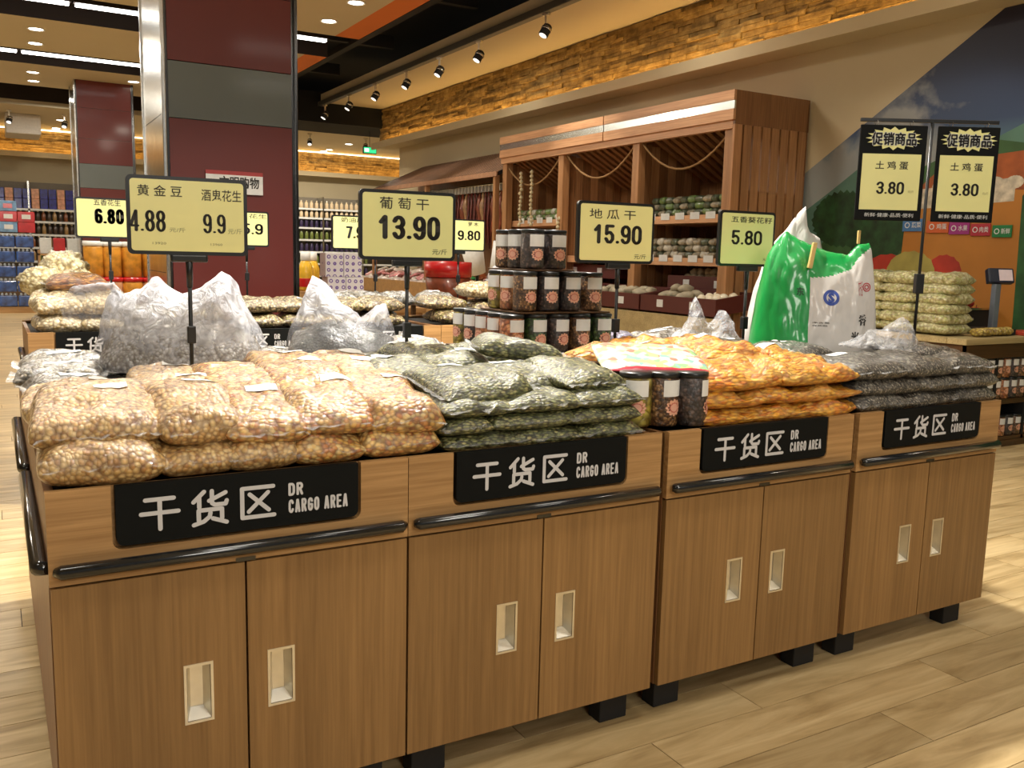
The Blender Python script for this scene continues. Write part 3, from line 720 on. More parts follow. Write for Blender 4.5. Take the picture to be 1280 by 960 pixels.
def goods_bag(kind, loc, w, l, h, rz=0, pitch=0, roll=0, label='', group=None, tagpos=(.1, .3), seed=None, fins=True, n=22, name='goods_bag', tagsz=(.075, .04), cat='bag', lump=1.0):
    seed = seed if seed is not None else rnd.uniform(0, 90)
    t = thing(name, label, cat, loc, 0, group); t.rotation_euler = (R(pitch), R(roll), R(rz))
    mb, P = pillow(w, l, h, seed, n, n, wr=lump)
    mb.build('filled_body', M[kind], t)
    if fins:
        ax = 0 if w >= l else 1
        for s in (-1, 1):
            f = MB(); va = []; k = 14
            for i in range(k+1):
                a = -1+2*i/k
                p0 = P(s*.985, a*.94, True) if ax == 0 else P(a*.94, s*.985, True)
                ext = .018+.014*abs(nz(a*2, s, 0, 2, seed))
                dz = nz(a*6, s*4, 0, 1.3, seed)*.014
                p1 = (p0[0]+s*ext, p0[1], p0[2]+dz) if ax == 0 else (p0[0], p0[1]+s*ext, p0[2]+dz)
                p0 = (p0[0]*.97, p0[1]*.97, p0[2]*.5)
                va += [p0, p1]
            f.add(va, [(2*i, 2*i+1, 2*i+3, 2*i+2) for i in range(k)], 0, True)
            f.build('film_edge', M['film'], t)
    if tagpos:
        g = MB(); a, b = tagsz[0]/w, tagsz[1]/l; k = 4; V = []
        for i in range(k+1):
            for j in range(k+1):
                u = tagpos[0]-a+2*a*i/k; v = tagpos[1]-b+2*b*j/k
                u = max(-.95, min(.95, u)); v = max(-.95, min(.95, v))
                p = P(u, v, True); V.append((p[0], p[1], p[2]+.0022))
        g.add(V, [(i*(k+1)+j, (i+1)*(k+1)+j, (i+1)*(k+1)+j+1, i*(k+1)+j+1) for i in range(k) for j in range(k)], 0, True)
        g.build('paper_label', M['paper'], t)
    return t
COLN = ['leftmost', 'second from left', 'third from left', 'fourth from left', 'rightmost']
# -- tan peanuts: a front layer lying on the rim and a thicker layer on top
XE = [.085, .315, .452, .60, .765, .955]
for i in range(5):
    w_ = XE[i+1]-XE[i]
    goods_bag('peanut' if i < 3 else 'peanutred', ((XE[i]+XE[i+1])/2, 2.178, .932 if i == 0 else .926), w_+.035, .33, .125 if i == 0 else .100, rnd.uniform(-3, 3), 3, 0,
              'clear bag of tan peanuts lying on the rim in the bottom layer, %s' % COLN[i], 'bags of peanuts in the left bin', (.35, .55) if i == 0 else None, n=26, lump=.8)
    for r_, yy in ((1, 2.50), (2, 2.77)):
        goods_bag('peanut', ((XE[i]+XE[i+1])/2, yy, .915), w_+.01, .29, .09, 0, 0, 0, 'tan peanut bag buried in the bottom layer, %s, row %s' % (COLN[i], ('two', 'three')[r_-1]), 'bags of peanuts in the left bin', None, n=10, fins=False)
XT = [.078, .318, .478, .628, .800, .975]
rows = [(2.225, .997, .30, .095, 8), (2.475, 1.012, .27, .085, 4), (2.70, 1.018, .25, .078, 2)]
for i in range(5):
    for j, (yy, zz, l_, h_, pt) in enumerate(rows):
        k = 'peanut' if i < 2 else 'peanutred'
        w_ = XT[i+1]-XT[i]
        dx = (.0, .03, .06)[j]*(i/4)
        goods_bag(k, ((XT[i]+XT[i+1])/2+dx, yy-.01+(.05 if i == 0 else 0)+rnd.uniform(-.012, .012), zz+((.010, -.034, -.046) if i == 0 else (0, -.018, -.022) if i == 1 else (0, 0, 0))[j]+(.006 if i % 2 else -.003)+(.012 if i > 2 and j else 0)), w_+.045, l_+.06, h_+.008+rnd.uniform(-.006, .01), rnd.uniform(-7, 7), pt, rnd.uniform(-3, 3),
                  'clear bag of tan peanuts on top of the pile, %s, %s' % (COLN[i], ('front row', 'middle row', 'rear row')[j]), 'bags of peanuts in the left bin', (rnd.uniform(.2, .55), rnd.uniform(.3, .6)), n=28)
# -- green raisins
def gb(kind, x, y, z, w_, l_, h_, rz, pt, ro, lb, grp, tg=(.2, .3), **k):
    if kind == 'mango': k['lump'] = 1.9
    return goods_bag(kind, (x, y, z), w_, l_, h_, rz, pt, ro, lb, grp, tg, **k)
G = 'bags of green raisins in the second bin'
LY = ['bottom layer', 'second layer', 'third layer', 'fourth layer']
for k in range(3):
    xs = [(.985, 1.19), (1.18, 1.41), (1.40, 1.605)] if k != 1 else [(.985, 1.12), (1.13, 1.38), (1.37, 1.60)]
    for i, (a, b) in enumerate(xs):
        gb('raisin', (a+b)/2, 2.172+.005*k, .908+.044*k, b-a+.035, .31, .066, rnd.uniform(-3, 3), 2, 0, 'flat clear bag of green raisins at the bin front, %s, %s' % (LY[k], ('left', 'middle', 'right')[i]), G, None, lump=.7)
    for i, x in enumerate((1.13, 1.45)):
        gb('raisin', x, 2.52, .90+.05*k, .32, .34, .055, 0, 0, 0, 'flat bag of green raisins buried in the pile, %s, %s' % (LY[k], ('left', 'right')[i]), G, None, n=10, fins=False)
gb('raisin', 1.13, 2.20, 1.035, .29, .27, .085, 6, 8, 0, 'puffy bag of green raisins on top, front left, white label at its rear edge', G, (-.15, .55))
gb('raisin', 1.33, 2.27, 1.035, .24, .26, .070, -6, 8, 0, 'puffy bag of green raisins on top, front middle beside the lifted bag', G, (-.2, .5))
gb('raisin', 1.49, 2.22, 1.045, .23, .27, .075, 4, 7, 3, 'puffy bag of green raisins on top, front right above the small jars', G, None)
gb('raisin', 1.05, 2.50, 1.035, .23, .28, .085, -6, 4, 0, 'puffy bag of green raisins at the left of the pile touching the peanuts', G, (-.2, .5))
gb('raisin', 1.03, 2.74, 1.02, .22, .24, .080, 10, 4, 0, 'puffy bag of green raisins at the rear left corner with a label on top', G, (.0, .4))
gb('raisin', 1.27, 2.55, 1.040, .23, .24, .080, -12, 4, 0, 'puffy bag of green raisins in the middle with a slanting label', G, (.3, .4))
gb('raisin', 1.27, 2.82, 1.045, .24, .24, .085, 14, 2, 0, 'puffy bag of green raisins at the rear with a pinched left end', G, (-.5, .5))
gb('raisin', 1.47, 2.76, 1.045, .25, .24, .085, -8, 2, 0, 'puffy bag of green raisins at the rear right in front of the jars', G, (.1, .6))
gb('raisin', 1.44, 2.47, 1.095, .29, .17, .070, -16, 2, 6, 'loose bag of green raisins lying across the top of the pile', G, None)
# -- orange dried strips
G = 'bags of orange dried strips in the third bin'
for k in range(3):
    xs = [(1.84, 2.19), (2.17, 2.53)] if k % 2 == 0 else [(1.83, 2.10), (2.09, 2.545)]
    for i, (a, b) in enumerate(xs):
        gb('mango', (a+b)/2, 2.17+.005*k, .915+.054*k, b-a+.045, .31, .086, rnd.uniform(-3, 3), 2, 0, 'clear bag of orange dried strips at the bin front, %s, %s' % (LY[k], ('left', 'right')[i]), G, (-.5, .5) if (k == 2 and i == 0) else None, lump=1.2)
    for i, x in enumerate((2.0, 2.32)):
        gb('mango', x, 2.5, .90+.05*k, .32, .36, .06, 0, 0, 0, 'bag of orange dried strips buried in the pile, %s, %s' % (LY[k], ('left', 'right')[i]), G, None, n=10, fins=False)
gb('mango', 1.98, 2.44, 1.055, .27, .24, .075, 8, 3, 0, 'puffy bag of orange strips on top, left middle', G, (-.3, .3))
gb('mango', 2.24, 2.40, 1.065, .26, .24, .085, -10, 4, 0, 'puffy bag of orange strips on top, centre', G, None)
gb('mango', 2.42, 2.27, 1.050, .24, .24, .075, 6, 4, 0, 'puffy bag of orange strips on top, front right corner', G, (-.1, .55))
gb('mango', 2.10, 2.68, 1.055, .26, .22, .085, 12, 2, 0, 'puffy bag of orange strips at the rear of its pile, left', G, None)
gb('mango', 2.36, 2.64, 1.055, .26, .22, .085, -8, 2, 0, 'puffy bag of orange strips at the rear of its pile, right', G, (.2, .4))
gb('mango', 1.86, 2.68, 1.035, .22, .22, .075, -4, 2, 0, 'puffy bag of orange strips at the rear beside the printed packet', G, None)
# -- grey sunflower seeds
G = 'bags of grey seeds in the fourth bin'
for k in range(3):
    xs = [(2.55, 2.80), (2.79, 3.06), (3.05, 3.30)] if k % 2 == 0 else [(2.56, 2.88), (2.87, 3.11), (3.10, 3.32)]
    for i, (a, b) in enumerate(xs):
        gb('seed', (a+b)/2, 2.17+.004*k, .913+.055*k, b-a+.045, .31, .084, rnd.uniform(-3, 3), 2, 0, 'clear bag of grey seeds at the bin front, %s, %s' % (LY[k], ('left', 'middle', 'right')[i]), G, ((.0, .5) if k == 2 and i == 0 else None), lump=.9)
    for i, x in enumerate((2.72, 3.08)):
        gb('seed', x, 2.5, .90+.052*k, .34, .38, .062, 0, 0, 0, 'bag of grey seeds buried in the pile, %s, %s' % (LY[k], ('left', 'right')[i]), G, None, n=10, fins=False)
gb('seed', 3.16, 2.28, 1.06, .30, .27, .065, -8, 3, 3, 'bag of grey seeds on top at the far right end, label on its back edge', G, (-.35, .5))
gb('seed', 2.70, 2.50, 1.045, .27, .26, .07, 6, 2, 0, 'bag of grey seeds on top beside the orange strips, left', G, (-.1, .4))
gb('seed', 2.62, 2.76, 1.04, .27, .26, .07, -6, 2, 0, 'bag of grey seeds behind the orange strips', G, (.1, .3))

# -- rear bins of the near island
def back(kind, x, y, z, w_, l_, h_, rz, lb, tg=(.0, .2), **k):
    gb(kind, x, y, z, w_, l_, h_, rz, 0, rnd.uniform(-4, 4), lb, 'bags in the rear bins of the near island', tg, tagsz=(.11, .045), **k)
for i, (x, y, z, kd) in enumerate([(.20, 3.02, .955, 'silver'), (.18, 3.28, .965, 'silver'), (.20, 3.52, .975, 'silver')]):
    back(kd, x, y, z, .26, .24, .09, (8, -6, 4)[i], 'shiny bag of pale seeds at the left end behind the peanuts, %s' % ('nearest', 'middle', 'farthest')[i], (.1, .1))
for i, (x, y, z, w_, l_) in enumerate([(.47, 3.03, .935, .28, .24), (.74, 3.05, .945, .26, .24), (.50, 3.42, .925, .4, .4), (.8, 3.42, .93, .3, .4)]):
    back('silver', x, y, z, w_, l_, .09, rnd.uniform(-8, 8), 'shiny bag of grey seeds under the big white bag, %s' % ('front left', 'front right', 'rear left', 'rear right')[i], (.2, .3))
back('silver', .99, 3.12, .96, .30, .22, .08, 6, 'shiny bag of grey seeds lying behind the rear peanut bags')
back('silver', 1.14, 3.04, .955, .30, .17, .075, -4, 'small shiny bag with a white label in front of the second white bag', (.3, .2))
back('silver', 1.0, 3.68, .95, .34, .26, .10, 0, 'bag of grey seeds behind the second white bag, left')
for i, (x, y, z) in enumerate([(1.42, 3.18, .955), (1.50, 3.44, .965), (1.60, 3.68, .985), (1.37, 3.70, .975)]):
    back('silver', x, y, z, .26, .22, .085, rnd.uniform(-25, 25), 'shiny bag of seeds left of the jar stack, %s' % ('nearest', 'second', 'third', 'farthest')[i], (.1, .1))
pp = [(2.55, 3.42, .96, 'purple'), (2.74, 3.30, .965, 'seed'), (2.90, 3.14, .97, 'seed'), (3.06, 2.98, .975, 'seed'), (2.66, 3.68, .985, 'purple'), (2.90, 3.56, .985, 'silver'), (3.14, 3.40, .98, 'seed'), (3.10, 3.70, .985, 'silver')]
for i, (x, y, z, kd) in enumerate(pp):
    back(kd, x, y, z, .27, .24, .10, rnd.uniform(-15, 15), 'bag of %s right of the jar stack, %s' % ('purple dried fruit' if kd == 'purple' else 'grey seeds', ('first at the jars', 'second', 'third', 'fourth by the green sack', 'rear at the jars', 'rear second', 'rear third', 'rear fourth')[i]), (rnd.uniform(-.2, .3), rnd.uniform(-.2, .3)))
# fill under the visible rear bags
for i in (0, 1, 2, 3, 6, 7):
    back('seed', .28+.40*i, 3.42, .885, .38, .72, .07, 0, 'flat bag at the bottom of the rear bins, %s' % ('first', 'second', 'third', 'fourth', 'fifth', 'sixth', 'seventh', 'eighth')[i]+' from left', None, n=8, fins=False)

# ================================================================== STANDING BAGS AND SACKS
def standing(w, d, prof, seed, crumple=.02, nu=40, nv=26, taper=.75, fn=None):
    """upright bag; prof = [(u, height)] silhouette of the top edge, u -1..1"""
    def top(u):
        for (a, ha), (b, hb) in zip(prof, prof[1:]):
            if a <= u <= b: return ha+(hb-ha)*(u-a)/(b-a)
        return prof[-1][1]
    V = []; idx = {}; Fc = []
    for side in (1, -1):
        for i in range(nu+1):
            u = -1+2*i/nu
            for j in range(nv+1):
                v = j/nv
                edge = i in (0, nu) or j == nv
                if side == -1 and edge: idx[(side, i, j)] = idx[(1, i, j)]; continue
                ue = math.sin(u*PI/2)*.35+u*.65
                x = ue*w/2*(1-(1-taper)*v*.8)*(1 if v > .06 else .93+v)
                zt = top(u); zz = v*zt
                thick = d/2*pow_(1-abs(u)**2.4, .5)*pow_(1-v**2.2, .7)
                yy = -side*thick
                c = crumple*min(1, v*5)
                if not (j == 0):
                    q = Vector((x*11+seed, yy*8*side+seed, zz*3.6+x*2)); 
                    r1 = noise.noise(q); r2 = abs(noise.noise(q*2.3))-.25; r3 = abs(noise.noise(q*5.1))-.2
                    yy += side*-(r1*1.5+r2*1.3+r3*.35)*c
                    x += (noise.noise(q*1.7+Vector((9, 2, 1)))+r3*.25)*c; zz += (noise.noise(q*1.3+Vector((1, 7, 3)))*.8+r2*.5)*c*(1 if not j == nv else 1.5)
                idx[(side, i, j)] = len(V); V.append((x, yy, max(0.0, zz)))
    for side in (1, -1):
        for i in range(nu):
            for j in range(nv):
                q = (idx[(side, i, j)], idx[(side, i+1, j)], idx[(side, i+1, j+1)], idx[(side, i, j+1)])
                Fc.append(q if side == 1 else q[::-1])
    mb = MB(); mb.add(V, Fc, 0, True)
    if fn:
        for k in range(len(mb.f)):
            q = k % (nu*nv); mb.mi[k] = fn(-1+2*(q//nv+.5)/nu, (q % nv+.5)/nv)
    return mb
def bulk_bag(loc, w, d, prof, seed, fill, fillh, label, rz=-30, name='bulk_bag', film='filmw', crumple=.016):
    t = thing(name, label, 'bag', loc, R(rz))
    mb = standing(w, d, prof, seed, crumple); mb.build('plastic_film', M[film], t)
    if fillh < .03: return t
    f = standing(w*.95, d*.9, [(-1, fillh*.75), (-.3, fillh), (.4, fillh*.95), (1, fillh*.7)], seed+3, .008, 26, 12, taper=.8)
    f.build('filled_goods', M[fill], t)
    return t
M['fillpale'] = contents('pale_seeds_through_film', [srgb(176, 170, 160), srgb(140, 130, 112), srgb(200, 196, 188), srgb(112, 98, 76)], .011, gap=.4, haze=.55, hazecol=srgb(206, 206, 212), wrink=14)
M['filldark'] = contents('dark_tea_through_film', [srgb(52, 56, 52), srgb(36, 40, 36), srgb(72, 76, 70), srgb(44, 46, 42)], .008, gap=.4, haze=.2, hazecol=srgb(110, 114, 114), wrink=14)
bulk_bag((.60, 3.27, .975), .62, .34, [(-1, .20), (-.95, .27), (-.80, .25), (-.55, .27), (-.38, .32), (-.2, .30), (.0, .26), (.25, .28), (.5, .335), (.6, .33), (.8, .22), (1, .10)], 4, 'fillpale', .17,
         'tall crumpled milky plastic bag of pale goods behind the peanuts, loose left wing')
bulk_bag((1.14, 3.25, .965), .47, .34, [(-1, .11), (-.75, .24), (-.5, .33), (-.3, .31), (-.05, .24), (.3, .19), (.55, .225), (.8, .23), (1, .12)], 11, 'filldark', .165,
         'tall crumpled clear plastic bag of dark grey goods beside the 13.90 sign', film='filmw2')
bulk_bag((2.90, 3.20, 1.02), .32, .14, [(-1, .03), (-.6, .08), (-.35, .20), (-.1, .10), (.2, .09), (.5, .14), (.8, .08), (1, .02)], 17, 'silver', .02,
         'empty crumpled clear plastic bag lying behind the orange strips', rz=-20, crumple=.03, name='plastic_bag', film='filmthin')
bulk_bag((2.92, 2.26, 1.08), .30, .12, [(-1, .02), (-.5, .05), (0, .08), (.5, .12), (.85, .11), (1, .03)], 23, 'silver', .02,
         'crumpled clear plastic bag folded over the grey seed bags below the promotion signs', rz=-25, crumple=.02, name='plastic_bag', film='filmthin')
w0 = [o for o in SC.objects if o.name == 'bulk_bag'][0]
standing(.20, .05, [(-1, .05), (-.7, .12), (0, .13), (.6, .15), (1, .10)], 61, .012, 20, 12, 1.15).build('loose_film', M['filmw'], w0, (-.30, -.02, .15))
w0.location.x -= .03
# woven sacks
def conform(o, bvh, off=.0015):
    for v in o.data.vertices:
        h = bvh.ray_cast(Vector((v.co.x, -1, v.co.z)), Vector((0, 1, 0)))
        if h[0] is not None: v.co.y = h[0].y-off
t = thing('woven_sack', 'white woven sack with a pointed top standing behind the green and white sack', 'sack', (3.12, 2.90, .99), R(-32))
standing(.42, .18, [(-1, .26), (-.75, .40), (-.35, .53), (.0, .615), (.22, .66), (.26, .56), (.6, .50), (.85, .38), (1, .30)], 31, .014, 40, 30, .75).build('woven_body', M['sackwhite'], t)
t = thing('woven_sack', 'green and white woven sack with a green folded top, standing among the grey seed bags', 'sack', (2.98, 2.64, 1.00), R(-32))
def sfn(u, v):
    return 1 if u > -.17 and v < .70+.26*(u+.17) else 0
mb = standing(.545, .27, [(-1, .26), (-.85, .42), (-.62, .49), (-.5, .52), (-.3, .49), (.1, .44), (.45, .43), (.62, .47), (.85, .48), (1, .28)], 37, .007, 72, 72, .82, sfn)
sb = mb.build('woven_body', [M['sackgreen'], M['sackwhite']], t)
bvh = BVHTree.FromPolygons([Vector(v) for v in mb.v], mb.f)
def ring(cx, cz, r0, r1, mat, parent, name, n=28, y=-.2):
    V = []; 
    for k in range(n): a = 2*PI*k/n; V += [(cx+r0*math.cos(a), y, cz+r0*math.sin(a)), (cx+r1*math.cos(a), y, cz+r1*math.sin(a))]
    m_ = MB(); m_.add(V, [(2*k, 2*k+1, (2*k+3) % (2*n), (2*k+2) % (2*n)) for k in range(n)]); return m_.build(name, mat, parent)
blue = flat('blue_print', srgb(38, 66, 150), .5); dred = flat('red_print', srgb(176, 44, 54), .5); dgreen = flat('dark_green_print', srgb(6, 70, 36), .5)
prints = [ring(.035, .255, .020, .032, blue, t, 'round_mark'), text('S', .022, .048, .235, .275, blue, t, y=-.2, bold=.06),
          ring(.185, .30, .006, .010, dred, t, 'spiral_mark'), ring(.185, .30, .014, .018, dred, t, 'spiral_mark'),
          text('农产品', .150, .166, .262, .325, dred, t, y=-.2), text('香', .150, .185, .145, .19, M['blacktext'], t, y=-.2, bold=.03), text('米', .120, .155, .08, .12, M['blacktext'], t, y=-.2, bold=.03),
          text('净含量', -.04, .03, .15, .157, M['blacktext'], t, y=-.2), text('保质期', -.04, .02, .138, .145, M['blacktext'], t, y=-.2), text('东', -.105, -.075, .26, .295, dgreen, t, y=-.2, bold=.03)]
for o in prints: conform(o, bvh)
# wooden peg clips
peg = flat('wooden_peg', srgb(206, 178, 112), .5)
MB().box(-.115, -.098, -.10, -.075, .36, .465, ch=.004).build('peg', peg, t, rot=(0, R(8), 0))
MB().box(.150, .160, -.03, -.012, .475, .53, ch=.003).build('peg', peg, t)

# ================================================================== JARS
def jar_meshes(fill):
    if ('jar', fill) not in MC:
        body = MB().lathe([(.034, 0), (.047, .003), (.050, .010), (.050, .142), (.046, .148), (.045, .150)], 20).mesh('jar_body', M[fill])
        lid = MB().lathe([(.045, .148), (.049, .149), (.0505, .152), (.0505, .161), (.048, .164), (.0, .164)], 20).mesh('lid', M['black'])
        def patch(z0, z1, a, mat, name, rr_=.0506):
            V = []; k = 8
            for i in range(k+1):
                th = -PI/2-a+2*a*i/k
                V += [(rr_*math.cos(th), rr_*math.sin(th), z0), (rr_*math.cos(th), rr_*math.sin(th), z1)]
            m_ = MB(); m_.add(V, [(2*i, 2*i+2, 2*i+3, 2*i+1) for i in range(k)], 0, True); return m_.mesh(name, mat)
        lab = patch(.093, .142, .74, M['paper'], 'paper_label')
        def badge(R0, R1, mat, rr_, name, lobes=12):
            V = [(0, 0)]; n = 48
            for k in range(n):
                a = 2*PI*k/n; r = R0+(R1*abs(math.cos(a*lobes/2)))
                V.append((r*math.cos(a), r*.86*math.sin(a)))
            out = []
            for x, z in V: th = -PI/2+x/.0506; out.append((rr_*math.cos(th), rr_*math.sin(th), .060+z))
            m_ = MB(); m_.add(out, [(0, 1+k, 1+(k+1) % n) for k in range(n)]); return m_.mesh(name, mat)
        MC[('jar', fill)] = (body, lid, lab, badge(.0245, .006, M['badge'], .0511, 'badge'), badge(.0165, .002, M['badger'], .0514, 'badge_ring'), badge(.014, 0, M['badgeg'], .0517, 'badge_centre'))
    return MC[('jar', fill)]
def jar(x, y, z, fill, label, rz=0, group='jars in the pyramid stack', s=1.0, small=False):
    t = thing('jar', label, 'jar', (x, y, z), R(rz), group); t.scale = (s, s, s)
    ms = jar_meshes(fill)
    link('body', ms[0], t); link('lid', ms[1], t)
    l = link('paper_label', ms[2], t)
    b = link('badge', ms[3], t)
    if not small: link('badge_ring', ms[4], b); link('badge_centre', ms[5], b)
    return t
FL = {'olives': 'green olives', 'darkgoods': 'dark beans', 'browngoods': 'brown nuts', 'greengoods': 'green vegetables', 'orangegoods': 'orange goods'}
jz = [.992, 1.166, 1.340]; JX, JY, PT = 1.84, 3.19, .108
front = [['orangegoods', 'greengoods', 'darkgoods', 'browngoods', 'greengoods'], ['browngoods', 'darkgoods', 'darkgoods', 'browngoods'], ['darkgoods', 'darkgoods']]
side = [['orangegoods', 'orangegoods', 'darkgoods', 'olives'], ['orangegoods', 'olives'], ['darkgoods', 'browngoods']]
lev = ['bottom', 'middle', 'top']
nth = ['corner', 'second', 'third', 'fourth', 'fifth']
ox = [0, .075, .13]; oy = [0, .03, .07]
for L in range(3):
    for i, f in enumerate(front[L]):
        jar(JX+ox[L]+PT*i*1.02+.0, JY+oy[L], jz[L], f, 'labelled jar of %s, %s level of the pyramid, %s along the front' % (FL[f], lev[L], nth[i]), rnd.uniform(-8, 8))
    for i, f in enumerate(side[L]):
        jar(JX+ox[L], JY+oy[L]+PT*(i+1), jz[L], f, 'jar of %s, %s level of pyramid, %s going back on left side' % (FL[f], lev[L], nth[i+1]), -70+rnd.uniform(-8, 8))
    k = len(front[L]); kk = len(side[L])
    for i in range(1, k):        # inner jars that carry the next level
        for j in range(1, 3 if L < 2 else 2):
            jar(JX+ox[L]+PT*i*1.02, JY+oy[L]+PT*j, jz[L], 'browngoods', 'jar inside the pyramid, %s level, %s column, %s row back' % (lev[L], nth[i], nth[j]), 0, small=True)
    x1 = JX+ox[L]+PT*1.02*(k-1)+.065; y1 = JY+oy[L]+PT*kk+.065
    tag(MB().box(JX+ox[L]-.06, x1, JY+oy[L]-.06, y1, -.008, -.001, ch=.002).build('cardboard_sheet', M['darkwood'], None, (0, 0, jz[L])), 'thin dark sheet under the %s level of the jar pyramid' % lev[L], 'tray', 'sheets between jar levels')
tag(MB().box(JX-.09, JX+.56, JY-.09, JY+.55, .876, .982, ch=.006).build('display_riser', M['blackmat']), 'low black riser box carrying the jar pyramid', 'riser')
# three jars standing in the gap between the second and third bins
for x, y, f, lb in ((1.662, 2.13, 'olives', 'jar of olives at the gap between the two middle bins, leftmost of three'), (1.745, 2.105, 'browngoods', 'jar of brown goods at the gap between the two middle bins, middle of three'), (1.845-.012, 2.075, 'darkgoods', 'jar of dark goods at the gap between the two middle bins, rightmost of three')):
    jar(x, y, .894, f, lb, rz=(-30 if f == 'olives' else 8 if f == 'browngoods' else 40), group='three jars between the bins', s=1.0)
for j, y in enumerate((2.24, 2.36)):
    for i, x in enumerate((1.67, 1.775)):
        jar(x, y, .894, 'browngoods', 'jar under the printed packet, %s %s' % (('front', 'rear')[j], ('left', 'right')[i]), group='jars under the printed packet', small=True)
# printed packet lying on them
def packet_mat():
    m, nt, b = new_mat('printed_packet')
    tc = nd(nt, 'ShaderNodeTexCoord')
    v = nd(nt, 'ShaderNodeTexVoronoi', {'Vector': tc.outputs['Object'], 'Scale': 42.0})
    sp = nd(nt, 'ShaderNodeSeparateColor', {'Color': v.outputs['Color']})
    r = ramp(nt, sp.outputs[0], [(0, srgb(238, 232, 208)), (.2, srgb(226, 214, 150)), (.36, srgb(158, 202, 150)), (.5, srgb(240, 236, 224)), (.66, srgb(224, 136, 118)), (.76, srgb(236, 224, 190)), (.9, srgb(150, 196, 190))], 'CONSTANT')
    s = nd(nt, 'ShaderNodeSeparateXYZ', {0: tc.outputs['Object']})
    ab = nd(nt, 'ShaderNodeMath', {0: s.outputs[1], 1: -.122}, operation='LESS_THAN')
    mx = nt.nodes.new('ShaderNodeMix'); mx.data_type = 'RGBA'; nt.links.new(ab.outputs[0], mx.inputs[0]); nt.links.new(r.outputs[0], mx.inputs[6]); mx.inputs[7].default_value = c4(srgb(214, 66, 84))
    nt.links.new(mx.outputs[2], b.inputs['Base Color']); b.inputs['Roughness'].default_value = .3; b.inputs['Coat Weight'].default_value = .7
    return m
M['packet'] = packet_mat()
goods_bag('packet', (1.80, 2.25, 1.082), .34, .27, .035, -24, 12, 0, 'colourful printed packet lying on the jars beside the orange strips', None, None, name='printed_packet', cat='packet', fins=False, lump=.6)

# ================================================================== PRICE SIGNS
def price_sign(x, y, zc, w_, h_, lines, label, zbase=.86, rz=-6, polex=0.0, clampz=1.13, name='price_sign'):
    t = thing(name, label, 'sign', (x, y, 0), R(rz))
    MB().tube([(polex, 0, zbase), (polex, 0, zc-h_/2)], .0065, 8).build('pole', M['black'], t)
    MB().tube([(polex, 0, zc-h_/2-.10), (polex, 0, zc-h_/2)], [.009, .011], 8).build('pole_sleeve', M['black'], t)
    MB().box(polex-.012, polex+.014, -.013, .013, clampz-.035, clampz+.02, ch=.004).build('clamp', M['black'], t)
    MB().box(polex-.055, polex+.055, -.012, .012, zc-h_/2-.022, zc-h_/2+.002, ch=.006).build('holder', M['black'], t)
    MB().box(polex-.06, polex+.06, -.05, .05, zbase-.012, zbase+.002, ch=.004).build('base', M['black'], t)
    b = MB(); b.prism([(a, c+zc) for a, c in rrect(w_, h_, .016)], -.012, .004); b.build('frame', M['black'], t)
    p = MB(); p.prism([(a, c+zc) for a, c in rrect(w_-.022, h_-.022, .010)], -.0135, -.010); p.build('price_card', M['yellow'], t)
    for (s, x0, x1, z0, z1, mat, bold) in lines:
        if bold >= .02: strokes(s, x0*w_/2, x1*w_/2, zc+z0*h_/2, zc+z1*h_/2, ((z1-z0)*h_/2*(.15 if bold < .03 else .225), (z1-z0)*h_/2*(.10 if bold < .03 else .155)), M[mat], t, y=-.0145)
        else: text(s, x0*w_/2, x1*w_/2, zc+z0*h_/2, zc+z1*h_/2, M[mat], t, y=-.0145, bold=bold)
    return t
SY = 2.95
price_sign(.537, SY, 1.488, .352, .236, [('黄 金 豆', -.82, -.10, .48, .76, 'blacktext', .004), ('酒鬼花生', .22, .90, .42, .72, 'blacktext', .004), ('4.88', -.96, -.38, -.42, .12, 'blacktext', .022), ('9.9', .24, .62, -.42, .08, 'blacktext', .02),
     ('元/斤', -.32, -.06, -.42, -.30, 'greytext', 0), ('元/斤', .66, .90, -.42, -.28, 'greytext', 0), ('13920', -.60, -.38, -.74, -.68, 'greytext', 0), ('13960', .36, .56, -.74, -.68, 'greytext', 0)],
     'yellow price sign reading 4.88 and 9.9 above the peanuts', rz=-4)
price_sign(1.27, SY, 1.487, .352, .238, [('葡 萄 干', -.60, .42, .46, .80, 'blacktext', .004), ('13.90', -.64, .66, -.40, .28, 'blacktext', .045), ('元/斤', .50, .82, -.82, -.66, 'blacktext', 0)],
     'yellow price sign reading 13.90 above the green raisins', rz=-4)
price_sign(2.165, SY, 1.492, .365, .240, [('地 瓜 干', -.72, .48, .44, .76, 'blacktext', .004), ('15.90', -.62, .66, -.36, .26, 'blacktext', .045), ('元/斤', .48, .80, -.84, -.68, 'blacktext', 0)],
     'yellow price sign reading 15.90 above the jars and orange strips', rz=-2, polex=.02)
price_sign(2.87, SY, 1.490, .315, .238, [('五香葵花籽', -.62, .86, .58, .80, 'blacktext', .004), ('5.80', -.58, .52, -.22, .30, 'blacktext', .04), ('元/斤', .60, .84, -.78, -.68, 'blacktext', 0)],
     'yellow price sign reading 5.80 left of the green sack', rz=-2, polex=.02)
S2 = 6.2
price_sign(.655, S2, 1.565, .385, .248, [('五香花生', -.44, .36, .62, .92, 'blacktext', .006), ('6.80', -.42, .44, -.28, .46, 'blacktext', .05)], 'farther price sign reading 6.80, partly hidden by the 4.88 sign', rz=0, clampz=1.22, zbase=.90)
price_sign(1.50, S2, 1.53, .30, .235, [('花生', .1, .9, .6, .85, 'blacktext', 0), ('5.9', -.2, .72, -.30, .30, 'blacktext', .04)], 'farther price sign on the red column, mostly hidden by the 4.88 sign', rz=0, clampz=1.22, zbase=.90)
